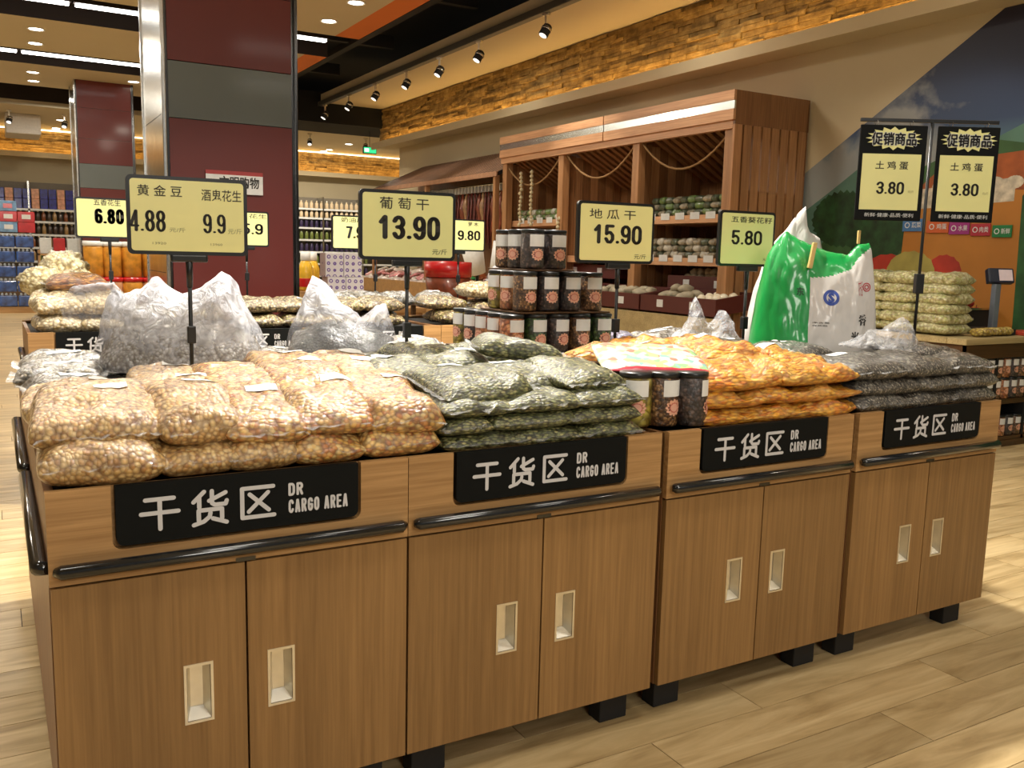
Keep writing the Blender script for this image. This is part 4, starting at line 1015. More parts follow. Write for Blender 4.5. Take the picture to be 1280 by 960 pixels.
price_sign(2.27, S2, 1.53, .36, .240, [('奶油瓜子', -.62, .62, .60, .88, 'blacktext', .004), ('7.90', -.42, .56, -.34, .36, 'blacktext', .045)], 'farther price sign reading 7.90, partly hidden left of the 13.90 sign', rz=0, polex=.15, clampz=1.22, zbase=.90)
price_sign(3.13, S2, 1.54, .36, .240, [('萝 木', .18, .66, .58, .84, 'blacktext', .004), ('9.80', -.30, .76, -.30, .30, 'blacktext', .05)], 'farther price sign reading 9.80, partly hidden right of the 13.90 sign', rz=0, polex=-.04, clampz=1.22, zbase=.90)
# promotion stand with two hanging boards
t = thing('promotion_stand', 'black double promotion stand with a cross bar at the right end of the near island', 'sign stand', (3.26, 2.36, 0), R(-30))
MB().tube([(0, 0, 1.04), (0, 0, 1.96)], .0065, 8).build('pole', M['black'], t)
MB().box(-.016, .016, -.016, .016, 1.28, 1.36, ch=.004).build('clamp', M['black'], t)
MB().box(-.035, .035, -.035, .035, 1.03, 1.06, ch=.01).build('base', M['black'], t)
MB().box(-.285, .262, -.006, .006, 1.952, 1.966, ch=.002).build('cross_bar', M['black'], t)
burst = []
for k in range(32):
    a = 2*PI*k/32; r = 1 if k % 2 == 0 else .74
    burst.append((math.cos(a)*.112*r, math.sin(a)*.036*r*1.25))
for cx, lb in ((-.152, 'left'), (.145, 'right')):
    h = thing('promotion_board', 'black board with yellow price card reading 3.80, %s of two hanging boards' % lb, 'sign', t.matrix_basis @ Vector((cx, 0, 1.94)), R(-30))
    h.location = (3.26+cx*math.cos(R(-30)), 2.36+cx*math.sin(R(-30)), 1.94)
    bw = .265 if lb == 'left' else .245
    b = MB(); b.box(-bw/2, bw/2, -.010, .0, -.372, .0, ch=.004); b.build('board', M['board'], h)
    MB().box(-bw/2+.014, bw/2-.018, -.0115, -.0095, -.330, -.112).build('price_card', M['yellow'], h)
    m_ = MB(); m_.prism([(x, z-.052) for x, z in burst], -.0125, -.0098); m_.build('starburst', M['yellow'], h)
    for nm_, mt, r_, yy in (('lettering_outline', 'papertag', .0032, -.0135), ('lettering', 'blacktext', .0011, -.0142)):
        vs_, fs_ = glyphs('促销商品', 0.0); mb = MB()
        for k in range(9):
            dx, dz = (r_*math.cos(k*PI/4), r_*math.sin(k*PI/4)) if k < 8 else (0, 0)
            mb.add([(-.088+a*.176+dx, yy, -.078+b_*.048+dz) for a, b_ in vs_], fs_)
        mb.build(nm_, M[mt], h)
    text('土 鸡 蛋', -.065, .065, -.172, -.140, M['blacktext'], h, y=-.0125, bold=.012)
    strokes('3.80', -.055, .055, -.268, -.220, (.0095, .007), M['blacktext'], h, y=-.0125)
    text('元/斤', .072, .095, -.262, -.252, M['greytext'], h, y=-.0125)
    text('新鲜·健康·品质·便利', -.095, .10, -.358, -.342, M['papertag'], h, y=-.0125)
    for sx in (-.07, .07):
        MB().tube([(sx, -.005, -.006), (sx+.004, -.009, .012), (sx, 0, .026), (sx-.004, .008, .012), (sx, .003, -.004)], .0012, 5).build('hook', M['steel'], h)

# ================================================================== SECOND ISLAND GOODS
def r2(kind, px, py, y, w_, l_, h_, lb, rz=0, tg=None, **k):
    p = at_y(px, py, y)
    return goods_bag(kind, (p.x, y, p.z-h_*.3), w_, l_, h_, rz, 0, 0, lb, 'bags on the second island', tg, tagsz=(.11, .05), **k)
# cream nuts at the left end, two layers
for k, z in enumerate((.96, 1.055)):
    for i, x in enumerate((.31, .52)):
        goods_bag('garlic', (x, 5.60, z), .25, .34, .115, rnd.uniform(-6, 6), 2, 0, 'bag of cream nuts at the left end of the second island, %s layer, %s' % (('lower', 'upper')[k], ('left', 'right')[i]), 'bags on the second island', None, n=20)
for i, (x, y, z) in enumerate(((.32, 5.95, 1.06), (.58, 5.95, 1.06), (.8, 5.62, 1.0), (1.05, 5.62, 1.0))):
    goods_bag('garlic', (x, y, z), .27, .32, .14, rnd.uniform(-6, 6), 0, 0, 'bag of cream nuts further back on the second island, %s from left' % ('first', 'second', 'third', 'fourth')[i], 'bags on the second island', None, n=16)
goods_bag('fungusbrown', (.44, 6.02, 1.16), .34, .30, .13, 0, 0, 0, 'bag of brown dried flowers below the heap of white fungus', 'bags on the second island', None, n=22)
def fluffy(loc, r, seed, label):
    t = thing('fungus_bag', label, 'bag', loc)
    bm = bmesh.new(); bmesh.ops.create_icosphere(bm, subdivisions=4, radius=1)
    for v in bm.verts:
        d = v.co.copy(); n1 = abs(noise.noise(d*3.1+Vector((seed, 0, 0))))*.30+abs(noise.noise(d*7+Vector((0, seed, 0))))*.16
        v.co = Vector((d.x*r[0], d.y*r[1], d.z*r[2]))*(.8+n1)
    mb = MB(); bm.verts.index_update(); mb.add([v.co[:] for v in bm.verts], [[v.index for v in f.verts] for f in bm.faces], 0, True); bm.free()
    mb.build('filled_body', M['fungus'], t); return t
for i, (px, py, y, r, lb) in enumerate(((52, 352, 6.2, (.14, .14, .10), 'left foot of the heap'), (80, 335, 6.35, (.15, .15, .12), 'top of the heap'), (72, 350, 6.3, (.17, .15, .10), 'middle of the heap'), (100, 358, 6.3, (.13, .14, .11), 'right foot of the heap'))):
    p = at_y(px, py, y); fluffy((p.x, y, p.z), r, i*3.3, 'clear bag of fluffy cream white fungus, '+lb)
# pistachio mix in front of the red column
i = 0
for k, z in enumerate((.96, 1.05)):
    for x in (1.42, 1.68, 1.94, 2.2):
        i += 1
        goods_bag('pistachio', (x+rnd.uniform(-.02, .02), 5.62+k*.03, z), .29, .34, .10, rnd.uniform(-10, 10), 2, 0, 'bag of mixed brown nuts in front of the red column, %s layer, %s from left' % (('lower', 'upper')[k], ('first', 'second', 'third', 'fourth')[(i-1) % 4]), 'bags on the second island', (.2, -.2) if i in (2, 6) else None, n=18)
goods_bag('pistachio', (2.75, 5.62, .965), .30, .32, .11, 5, 0, 0, 'bag of mixed nuts right of the 13.90 sign pole, lower', 'bags on the second island', None, n=18)
goods_bag('pistachio', (2.70, 5.70, 1.055), .32, .32, .10, -5, 0, 0, 'bag of mixed nuts right of the 13.90 sign pole, upper', 'bags on the second island', (.0, .2), n=18)
goods_bag('pistachio', (3.08, 5.75, 1.00), .34, .34, .16, 0, 0, 0, 'bag of mixed nuts hidden behind the jars', 'bags on the second island', None, n=14)
goods_bag('garlic', (3.06, 5.72, 1.14), .36, .30, .13, -4, 0, 0, 'plump bag of pale nuts lying left of the middle jars', 'bags on the second island', None, n=22)
for i, (x, y) in enumerate(((2.3, 6.05), (2.55, 6.12), (2.85, 6.1), (2.1, 6.02))):
    goods_bag('silver', (x, y, 1.06), .26, .24, .12, rnd.uniform(-20, 20), 0, 0, 'shiny bag at the back of the second island, %s' % ('first', 'second', 'third', 'fourth')[i], 'bags on the second island', (.0, .1), n=16)
bulk_bag((3.42, 6.1, 1.08), .34, .2, [(-1, .1), (-.5, .22), (0, .30), (.4, .26), (1, .1)], 41, 'filldark', .17, 'grey plastic bag standing below the 9.80 sign', rz=-30)
# rear deck of the second island (the back row of cabinets, plain)
for i in range(4):
    dup(cab0, (X2[i], 6.785, 0), PI, 'wood cabinet back to back behind the %s cabinet of the second island' % NTH[i], 'dried goods cabinets of the second island', (1, 1, 1.042)) if i > 5 else None

# ---- candy counter and tins between islands and far wall
t = thing('candy_table', 'low wooden table of candies and tins behind the second island', 'table', (2.0, 9.6, 0))
MB().box(-1.0, 2.2, -.4, .4, .74, .80, ch=.01).build('table_top', M['fascia'], t)
for sx in (-.9, 2.1):
    for sy in (-.32, .32): MB().box(sx-.04, sx+.04, sy-.04, sy+.04, 0, .74).build('leg', M['carcass'], t)
MB().box(-.96, 2.16, -.38, -.36, .50, .74).build('apron', M['fascia'], t)
redlid = flat('red_lid', srgb(196, 30, 34), .3, coat=.5); amber = flat('amber_packet', srgb(232, 160, 60), .4, coat=.5, noise_amt=.3, nscale=14); pinkp = flat('peach_packet', srgb(226, 170, 130), .4, coat=.5, noise_amt=.25, nscale=20)
def tub(px, y, z, r, h, body, lid, label):
    x = at_y(px, 330, y).x
    t = thing('candy_tub', label, 'tub', (x, y, z))
    MB().lathe([(r*.85, 0), (r*.95, .01), (r, h*.8), (r*.96, h*.86)], 18).build('body', body, t)
    MB().lathe([(r, h*.86), (r*1.04, h*.88), (r*1.04, h), (0, h)], 18).build('lid', lid, t)
for i, (px, m1, l1) in enumerate(((118, amber, redlid), (140, pinkp, redlid), (165, amber, redlid), (190, pinkp, redlid))):
    tub(px, 9.5, .80, .10, .30, m1, l1, 'plastic tub of sweets with a red lid, %s of the lower row' % ('first', 'second', 'third', 'fourth')[i])
    tub(px, 9.5, 1.101, .095, .34, amber, M['paper'], 'amber tub of sweets with a white lid, %s of the upper row' % ('first', 'second', 'third', 'fourth')[i])
ox_ = at_y(389, 340, 9.0).x
tag(MB().box(ox_-.16, ox_+.16, 8.82, 9.22, 0, .998, ch=.01).build('bottle_plinth', M['fascia']), 'plain wooden plinth under the yellow bottles', 'plinth')
ybot = flat('yellow_oil', srgb(238, 190, 60), .2, coat=.8, noise_amt=.1)
for i, px in enumerate((382, 396)):
    x = at_y(px, 340, 8.9).x
    t = thing('oil_bottle', 'yellow bottle with a white cap and red label right of the red column, %s' % ('left', 'right')[i], 'bottle', (x, 8.9+.15*i, .999))
    MB().lathe([(.06, 0), (.075, .02), (.075, .22), (.05, .29), (.03, .31)], 16).build('body', ybot, t)
    MB().lathe([(.045, .30), (.05, .31), (.05, .39), (0, .39)], 16).build('cap', M['paper'], t)
    MB().lathe([(.0762, .04), (.0765, .045), (.0765, .12), (.0762, .125)], 16).build('label_band', redlid, t)
def check_mat():
    m, nt, b = new_mat('dotted_box_print')
    tc = nd(nt, 'ShaderNodeTexCoord'); mp = nd(nt, 'ShaderNodeMapping', {'Vector': tc.outputs['Object'], 'Scale': (17, 17, 17)})
    v = nd(nt, 'ShaderNodeTexVoronoi', {'Vector': mp.outputs[0], 'Scale': 1.0, 'Randomness': .1})
    r = ramp(nt, v.outputs['Distance'], [(0, srgb(200, 70, 90)), (.16, srgb(120, 90, 170)), (.30, srgb(232, 228, 232)), (.42, srgb(120, 96, 170)), (.5, srgb(236, 232, 236))], 'CONSTANT')
    nt.links.new(r.outputs[0], b.inputs['Base Color']); return m
M['check'] = check_mat()
tb = thing('wooden_stand', 'wooden stand under the dotted boxes', 'stand', (2.72, 8.1, 0)); MB().box(-.35, .35, -.25, .25, .90, .95).build('top', M['fascia'], tb); [MB().box(sx-.03, sx+.03, sy-.03, sy+.03, 0, .90).build('leg', M['carcass'], tb) for sx in (-.3, .3) for sy in (-.2, .2)]
for k in range(2):
    for i in range(2):
        o = MB().box(-.085, .085, -.08, .08, 0, .215, ch=.004).build('dotted_box', M['check'], None, (2.72+.175*i-.02*k, 8.0, .951+.217*k))
        tag(o, 'white box with purple dots, %s, %s, behind the second clear bag' % (('lower', 'upper')[k], ('left', 'right')[i]), 'box', 'dotted boxes')

# ================================================================== RIGHT WALL: WOODEN DISPLAY SHELF
YA, YB = 6.95, 11.75
t = thing('wooden_display_shelf', 'tall three bay wooden produce display shelf against the right wall', 'shelf', (6.5, YA, 0))
def lb(x0, x1, y0, y1, z0, z1, name, mat='shelfwood', par=None, ch=0):
    return MB().box(x0, x1, y0, y1, z0, z1, ch=ch).build(name, M[mat], par or t)
Ln = YB-YA
mir = flat('mirror_strip', (.80, .82, .76), .15, .9)
h1 = Ln*.5
for k, (a, b) in enumerate(((0, 2.22), (2.24, Ln))):
    lb(0, .03, a, b, 2.99, 3.09, 'canopy_board', 'shelfwoodx'); lb(0, .03, a, b, 2.80, 2.905, 'canopy_board', 'shelfwoodx')
    MB().box(.008, .03, a, b, 2.908, 2.987).build('mirror_strip', mir, t)
lb(.03, 1.04, .035, Ln, 3.05, 3.08, 'canopy_top')
lb(.03, .10, .035, Ln, 2.72, 2.80, 'beam', 'shelfwoodx')
# end panel: top board, slats with gaps, rail
lb(.03, 1.07, 0, .03, 2.76, 3.09, 'end_board', 'darkslat')
xs = [.03+k*.13 for k in range(8)]
for i, x in enumerate(xs):
    lb(x, x+.104, .003, .03, 0, 2.76, 'slat')
for z0, z1 in ((0, .9), (1.95, 2.12), (1.2, 1.5)): lb(.10, 1.05, .03, .045, z0, z1, 'cross_rail', 'darkslat')
for i in range(4):
    yy = [.05, 1.58, 3.18, Ln-.12][i]
    lb(.06, .16, yy, yy+.12, 0, 2.80, 'post', 'shelfwood')
# dividers between bays: vertical boards stepping down in height like a gable
for yy in (1.62, 3.22, Ln-.05):
    for k in range(7):
        x = .16+k*.125; lb(x, x+.118, yy, yy+.03, .6, 2.72-.02*k, 'divider_board', 'shelfwood' if k % 2 else 'darkslat')
# back boards
n = 36
for k in range(n):
    y = k*Ln/n; lb(1.04, 1.065, y+.004, y+Ln/n-.004, .6, 2.30+.0*k, 'back_board', 'darkslat')
lb(1.05, 1.06, 0, Ln, 2.30, 3.05, 'upper_back', 'darkslat')
# slanting roof slats inside each bay
for by in (.1, 1.7, 3.3):
    for k in range(10):
        y = by+k*.145
        m_ = MB(); m_.add([(.12, y, 2.80), (.12, y+.07, 2.80), (1.0, y+.07, 2.34), (1.0, y, 2.34), (.12, y, 2.77), (.12, y+.07, 2.77), (1.0, y+.07, 2.31), (1.0, y, 2.31)], [(0, 1, 2, 3), (7, 6, 5, 4), (0, 4, 5, 1), (1, 5, 6, 2), (2, 6, 7, 3), (3, 7, 4, 0)]); m_.build('roof_slat', M['darkslat'], t)
# ropes
rope = flat('rope', srgb(150, 116, 76), .9, nscale=200, noise_amt=.3)
for by in (0.1, 1.68, 3.28):
    pts = [(.10, by+1.5*s, 2.74-.36*(1-(2*s-1)**2)) for s in [i/12 for i in range(13)]]
    MB().tube(pts, .012, 6).build('rope', rope, t)
# shelves and bottom deck
for by, L_, zs in ((.12, 1.5, (1.80, 1.335)), (1.70, 1.5, (1.335,)), (3.30, 1.42, (1.82, 1.335))):
    for z_ in zs: lb(.18, 1.04, by, by+L_, z_, z_+.085, 'shelf_board', 'shelfwoodx')
lb(-.30, 1.04, 0, Ln, .50, .60, 'deck', 'shelfwoodx'); lb(-.32, -.28, -.3, Ln, .55, .82, 'front_board', 'counter'); lb(-.25, 1.0, .05, Ln-.05, 0, .50, 'plinth', 'darkslat')
# sloping produce crates
def crate(y0, y1, x0, x1, z0, z1, label):
    c = thing('produce_crate', label, 'crate', (x0, y0, z0)); m_ = flat('maroon_crate', srgb(86, 36, 30), .5)
    L_ = y1-y0; D = x1-x0; s = z1-z0
    V = lambda x, y, z: (x, y, z+s*x/D*.6)
    def slab(xa, xb, ya, yb, za, zb, nm):
        q = MB(); q.add([V(x, y, z) for z in (za, zb) for x, y in ((xa, ya), (xb, ya), (xb, yb), (xa, yb))], [(3, 2, 1, 0), (4, 5, 6, 7), (0, 1, 5, 4), (1, 2, 6, 5), (2, 3, 7, 6), (3, 0, 4, 7)]); q.build(nm, m_, c)
    slab(0, D, 0, L_, 0, .02, 'bottom'); slab(0, .02, 0, L_, .02, .17, 'front_board'); slab(D-.02, D, 0, L_, .02, .17, 'rear_board'); slab(.02, D-.02, 0, .02, .02, .17, 'side_board'); slab(.02, D-.02, L_-.02, L_, .02, .17, 'side_board')
    for k in (.28, .72):
        MB().box(-.004, 0, L_*k-.05, L_*k+.05, .05, .13).build('price_tag', M['papertag'], c)
    return lambda x, y, z: (x0+x, y0+y, z0+z+s*x/D*.6)
def lump(loc, r, mat, label, cat, name, group, seed, sub=2):
    bm = bmesh.new(); bmesh.ops.create_icosphere(bm, subdivisions=sub, radius=1)
    for v in bm.verts: v.co = Vector((v.co.x*r[0], v.co.y*r[1], v.co.z*r[2]))*(1+noise.noise(v.co*1.4+Vector((seed, seed, 0)))*.25)
    mb = MB(); bm.verts.index_update(); mb.add([v.co[:] for v in bm.verts], [[v.index for v in f.verts] for f in bm.faces], 0, True); bm.free()
    me = mb.mesh(name, mat); return me
kinds = {
 'sprout': (flat('white_garlic', srgb(232, 222, 196), .5, coat=.4), (.05, .05, .045), 'white garlic bulb in a crate of the wooden shelf', 'garlic', 'garlic_bulb'),
 'taro': (flat('grey_tuber', srgb(168, 158, 134), .6, coat=.3, noise_amt=.25, nscale=9), (.06, .11, .05), 'grey brown tuber packed in a crate of the wooden shelf', 'tuber', 'tuber'),
 'orange': (flat('orange_onion', srgb(206, 140, 90), .5, coat=.3), (.05, .05, .045), 'orange onion at the right end of the shelf crates', 'onion', 'onion'),
 'pink': (flat('pink_packet', srgb(240, 120, 104), .35, coat=.7, noise_amt=.35, nscale=10), (.055, .07, .05), 'pink red sweet packet in the crate left of the 15.90 sign pole', 'packet', 'sweet_packet'),
 'green': (flat('green_packet', srgb(150, 170, 90), .4, coat=.5, noise_amt=.3, nscale=12), (.05, .06, .04), 'small green packet on the raised rear crate', 'packet', 'small_packet'),
 'blue': (flat('blue_packet', srgb(70, 96, 180), .4, coat=.6, noise_amt=.4, nscale=12), (.05, .06, .045), 'small blue packet on the raised rear crate', 'packet', 'small_packet'),
}
kmesh = {k: [lump(None, v[1], v[0], '', '', v[4], '', s*7.3) for s in range(3)] for k, v in kinds.items()}
ORD = 'first second third fourth fifth sixth seventh eighth ninth tenth eleventh twelfth thirteenth fourteenth fifteenth sixteenth seventeenth eighteenth nineteenth twentieth'.split()
ORD += ['twenty-'+o for o in ORD[:9]]+['thirtieth']+['thirty-'+o for o in ORD[:9]]+['fortieth']
heapn = {'sprout': 'white garlic bulb', 'taro': 'grey brown tuber', 'orange': 'orange onion', 'pink': 'pink sweet packet', 'blue': 'blue packet', 'green': 'green packet'}
def heap(where, kind, fx, xa, xb, ya, yb, z, nx, ny, layers=2):
    v = kinds[kind]
    for L_ in range(layers):
        for i in range(nx-L_):
            for j in range(ny-L_):
                x = xa+(xb-xa)*(i+.5+L_*.5)/nx; y = ya+(yb-ya)*(j+.5+L_*.5)/ny
                o = link(v[4], kmesh[kind][rnd.randrange(3)], None, fx(x+rnd.uniform(-.01, .01), y+rnd.uniform(-.01, .01), z+L_*v[1][2]*1.3), (rnd.uniform(-.3, .3), rnd.uniform(-.3, .3), rnd.uniform(0, 3)))
                tag(o, '%s in the %s, %s layer, %s row back, %s from right' % (heapn[kind], where, ('bottom', 'middle', 'top')[L_], ORD[i], ORD[j]), v[3], '%ss in the %s' % (heapn[kind], where))
f = crate(6.75, 7.95, 6.22, 6.75, .84, .96, 'maroon crate of pale bulbs and tubers at the near end of the wooden shelf'); heap('near front crate', 'taro', f, .06, .48, .55, 1.15, .08, 3, 4, 3); heap('near front crate', 'sprout', f, .06, .48, .06, .5, .08, 4, 4, 2)
f = crate(7.98, 9.15, 6.22, 6.75, .84, .96, 'maroon crate of grey tubers in the middle of the wooden shelf'); heap('middle front crate', 'taro', f, .06, .48, .05, 1.1, .08, 3, 6, 2)
f = crate(9.18, 10.6, 6.22, 6.75, .84, .96, 'maroon crate of pink sweet packets at the far part of the wooden shelf'); heap('far front crate', 'pink', f, .06, .48, .05, 1.35, .08, 4, 9, 3)
f = crate(7.05, 8.2, 6.80, 7.35, 1.05, 1.12, 'maroon rear crate of white garlic at the near end of the wooden shelf'); heap('near rear crate', 'sprout', f, .06, .45, .3, 1.1, .08, 4, 7, 3); heap('near rear crate', 'orange', f, .06, .45, .04, .3, .08, 4, 2, 2)
f = crate(9.2, 10.5, 6.80, 7.35, 1.14, 1.2, 'maroon rear crate of green and blue packets at the far part of the wooden shelf'); heap('far rear crate', 'blue', f, .06, .45, .05, .6, .08, 3, 4, 3); heap('far rear crate', 'green', f, .06, .45, .62, 1.25, .08, 3, 4, 2)
# packs on the shelves
packm = [flat('mushroom_pack', srgb(150, 140, 118), .4, coat=.6, noise_amt=.5, nscale=26), flat('dark_pack', srgb(74, 84, 62), .4, coat=.6, noise_amt=.6, nscale=24), flat('white_pack', srgb(190, 186, 172), .4, coat=.6, noise_amt=.3, nscale=26), flat('leaf_pack', srgb(96, 120, 66), .4, coat=.5, noise_amt=.5, nscale=24)]
pmesh = []
for q in range(4):
    mb, _ = pillow(.10, .115, .085, q*5.1, 8, 8, bottom=.9); pmesh.append(mb.mesh('wrap', packm[q]))
tagm = MB().box(-.003, 0, -.075, .075, 0, .075).mesh('shelf_price_tag', M['papertag'])
def shelf_packs(y0, y1, z, kinds_, rows_, lbl, stack=2):
    n_ = int((y1-y0)/.125)
    for j in range(n_):
        for r_ in range(rows_):
            for s_ in range(stack):
                q = kinds_[(j*3+r_+s_) % len(kinds_)]
                o = link('food_pack', pmesh[q], None, (6.76+r_*.15, y0+.07+j*.125, z+.035+s_*.07), (0, 0, rnd.uniform(-.4, .4)))
                tag(o, '%s, %s column, %s layer, %s row' % (lbl, ORD[j], ('bottom', 'middle', 'top')[s_], ('front', 'rear')[r_]), 'pack', lbl.replace('pack', 'packs'))
        if j % 2 == 0:
            o = link('price_tag', tagm, None, (6.677, y0+.07+j*.125, z-.045)); tag(o, 'small white price tag on shelf edge under the '+lbl.split(',')[0]+'s', 'price tag', 'shelf edge price tags of '+lbl)
shelf_packs(7.08, 8.5, 1.885, (1, 3, 1, 0), 2, 'dark green food pack, near bay upper shelf', 3)
shelf_packs(7.08, 8.5, 1.42, (0, 2, 0, 1), 2, 'grey white food pack, near bay lower shelf', 3)
shelf_packs(10.3, 11.6, 1.905, (3, 0, 3, 2), 1, 'green leafy food pack, far bay shelf', 2)
# hanging garlic braid / flower strings at shelf
gb_ = flat('garlic_string', srgb(200, 186, 150), .6, noise_amt=.3, nscale=60)
for i, (y, x) in enumerate(((11.2, 6.62), (10.9, 6.62), (10.2, 6.62))):
    m_ = MB()
    for k in range(14): m_.lathe([(.006, -.03), (.028, -.012), (.026, .008), (.005, .03)], 7, c=(rnd.uniform(-.012, .012), rnd.uniform(-.012, .012), -.055*k))
    tag(m_.build('garlic_braid', gb_, None, (x-.07, y, 2.55 if i < 2 else 1.9)), 'pale garlic braid hanging at the posts of the wooden shelf, %s' % ('leftmost', 'second', 'on the second post')[i], 'garlic braid')

# ================================================================== AWNING WITH HANGING SAUSAGES
t = thing('slatted_awning', 'sloping slatted wooden awning left of the wooden shelf on the right wall', 'awning', (6.5, 11.8, 0))
n = 40
sm = MB(); sm.add([(0, 0, 2.62), (0, .034, 2.62), (1.08, .034, 3.12), (1.08, 0, 3.12), (0, 0, 2.615), (0, .034, 2.615), (1.08, .034, 3.115), (1.08, 0, 3.115)], [(0, 1, 2, 3), (7, 6, 5, 4), (0, 4, 5, 1), (1, 5, 6, 2), (2, 6, 7, 3), (3, 7, 4, 0)])
sm = sm.mesh('slat', M['awning'])
for k in range(n): link('slat', sm, t, (0, .02+k*5.0/n, 0))
MB().box(-.02, .03, 0, 5.05, 2.55, 2.62).build('front_rail', M['awning'], t)
MB().add([(.0, .0, 2.614), (0, 5.05, 2.614), (1.08, 5.05, 3.114), (1.08, 0, 3.114), (.0, .0, 2.555), (0, 5.05, 2.555), (1.08, 5.05, 3.055), (1.08, 0, 3.055)], [(0, 1, 2, 3), (7, 6, 5, 4), (0, 4, 5, 1), (1, 5, 6, 2), (2, 6, 7, 3), (3, 7, 4, 0)]).build('under_board', M['blackmat'], t)
MB().box(.98, 1.08, 0, 5.05, 1.0, 2.9).build('back_wall', M['darkslat'], t)
for yy in (.06, 2.5, 4.95): MB().box(.0, .07, yy, yy+.07, 0, 2.56).build('post', M['shelfwood'], t)
MB().tube([(.35, .1, 2.50), (.35, 4.9, 2.50)], .015, 8).build('hanging_bar', M['steel'], t); MB().tube([(.75, .1, 2.42), (.75, 4.9, 2.42)], .015, 8).build('hanging_bar', M['steel'], t)
sau = [flat('cured_sausage', srgb(104, 40, 30), .35, coat=.5, noise_amt=.35, nscale=25), flat('dried_fish', srgb(176, 136, 96), .4, coat=.4, noise_amt=.4, nscale=14), flat('cured_meat', srgb(134, 66, 42), .4, coat=.5, noise_amt=.4, nscale=14)]
smesh = []
for q in range(3):
    for v in range(2):
        mb = MB(); L_ = (.80, .62, .7)[q]
        if q == 0:
            for dx in (-.022, .022):
                mb.tube([(dx+.01*math.sin(k*1.3+v), 0, -.10-L_*k/6) for k in range(7)], [.010, .020, .021, .020, .021, .020, .008], 7)
        else: mb.tube([(.012*math.sin(k*2+v), .0, -.10-L_*k/6) for k in range(7)], [.010, .035, .052, .046, .036, .026, .008], 7)
        smesh.append(mb.mesh('meat', sau[q]))
clipm = MB().box(-.03, .03, -.012, .012, -.10, .0, ch=.004).mesh('clip', M['paper'])
for b_, xx in ((0, 6.85), (1, 7.25)):
    for k in range(40):
        y = 11.95+k*.118; q = 0 if k % 5 < 3 else (1 if k % 5 == 3 else 2)
        if k < 6 and b_ == 0: q = 1 + (k % 2)
        o = thing('hanging_sausage' if q == 0 else 'hanging_meat', ('dark red cured sausage pair' if q == 0 else 'pale dried fish' if q == 1 else 'brown cured meat strip')+' on the %s bar under the awning' % ('front', 'rear')[b_], 'cured meat', (xx, y, 2.49-.08*b_), 0, 'cured goods of one sort on the %s bar under the awning' % ('front', 'rear')[b_])
        link('meat', smesh[q*2+k % 2], o, (0, 0, 0)); link('clip', clipm, o)
        if b_ == 0 and k % 1 == 0:
            pass
# chilled bins under the awning with pink packages
t = thing('chilled_bin', 'long wood fronted bin of pink packages under the awning', 'bin', (6.15, 11.85, 0))
for z0, z1 in ((.0, .22), (.23, .45), (.46, .68), (.69, .93)): MB().box(0, .04, 0, 5.75, z0, z1).build('front_board', M['fascia'], t)
MB().box(.04, 1.2, 0, 5.75, .70, .80).build('deck', M['darkslat'], t); MB().box(.04, 1.2, 0, .04, 0, .93).build('end_board', M['fascia'], t); MB().box(.04, 1.2, 5.71, 5.75, 0, .93).build('end_board', M['fascia'], t)
pk = [flat('pink_meat_pack', srgb(232, 150, 150), .3, coat=.8, noise_amt=.35, nscale=16), flat('white_meat_pack', srgb(226, 208, 196), .3, coat=.8, noise_amt=.3, nscale=16), flat('green_meat_pack', srgb(80, 160, 90), .3, coat=.8, noise_amt=.3, nscale=16), flat('rust_meat_pack', srgb(150, 80, 44), .3, coat=.8, noise_amt=.4, nscale=16)]
pkm = []
for q in range(4):
    mb, _ = pillow(.22, .17, .07, q*3.7, 8, 8); pkm.append(mb.mesh('sealed_pack', pk[q]))
nm = ['pink', 'white', 'green', 'rust brown']
for j in range(26):
    for i in range(3):
        y = 12.0+j*.21; q = (2 if 5 < j < 8 else 3 if 2 < j < 6 else (i+j) % 2)
        o = link('sealed_pack', pkm[q], None, (6.38+i*.26, y, .86+.08*i+.05*(j % 2)), (rnd.uniform(-.4, .4), rnd.uniform(-.4, .4), rnd.uniform(-.8, .8)))
        tag(o, '%s sealed package in the long bin under the awning' % nm[q], 'package', '%s packages in the long bin' % nm[q])
# white paper cones hanging over the bin near the jar pyramid
for i, (px, y) in enumerate(((597, 9.6), (622, 9.6))):
    p = at_y(px, 322, y)
    t = thing('plastic_roll', 'white roll of plastic bags standing tilted left of the jar pyramid, %s' % ('left', 'right')[i], 'bag roll', (p.x, y, p.z-.2)); t.rotation_euler = (0, R((-14, 14)[i]), 0)
    MB().lathe([(.08, 0), (.105, .01), (.14, .38), (.12, .385), (.0, .385)], 18).build('roll', M['paper'], t)
    MB().tube([(0, 0, -(p.z-.2)), (0, 0, .0)], .02, 6).build('post', M['black'], t, rot=(0, R((14, -14)[i]), 0))
t = thing('red_tub', 'red rimmed tub of rust coloured snacks beside the 9.80 sign pole', 'tub', (at_y(560, 340, 8.2).x, 8.2, .92))
MB().lathe([(.14, 0), (.20, .01), (.23, .24), (.21, .25)], 18).build('body', sau[2], t); MB().lathe([(.20, .25), (.24, .25), (.24, .40), (0, .41)], 18).build('lid', redlid, t)
t2 = thing('side_table', 'small dark table under the red rimmed tub', 'table', (at_y(560, 340, 8.2).x, 8.2, 0)); MB().box(-.3, .3, -.3, .3, .88, .92).build('top', M['darkwood'], t2)
for sx in (-.26, .26):
    for sy in (-.26, .26): MB().box(sx-.02, sx+.02, sy-.02, sy+.02, 0, .88).build('leg', M['darkwood'], t2)

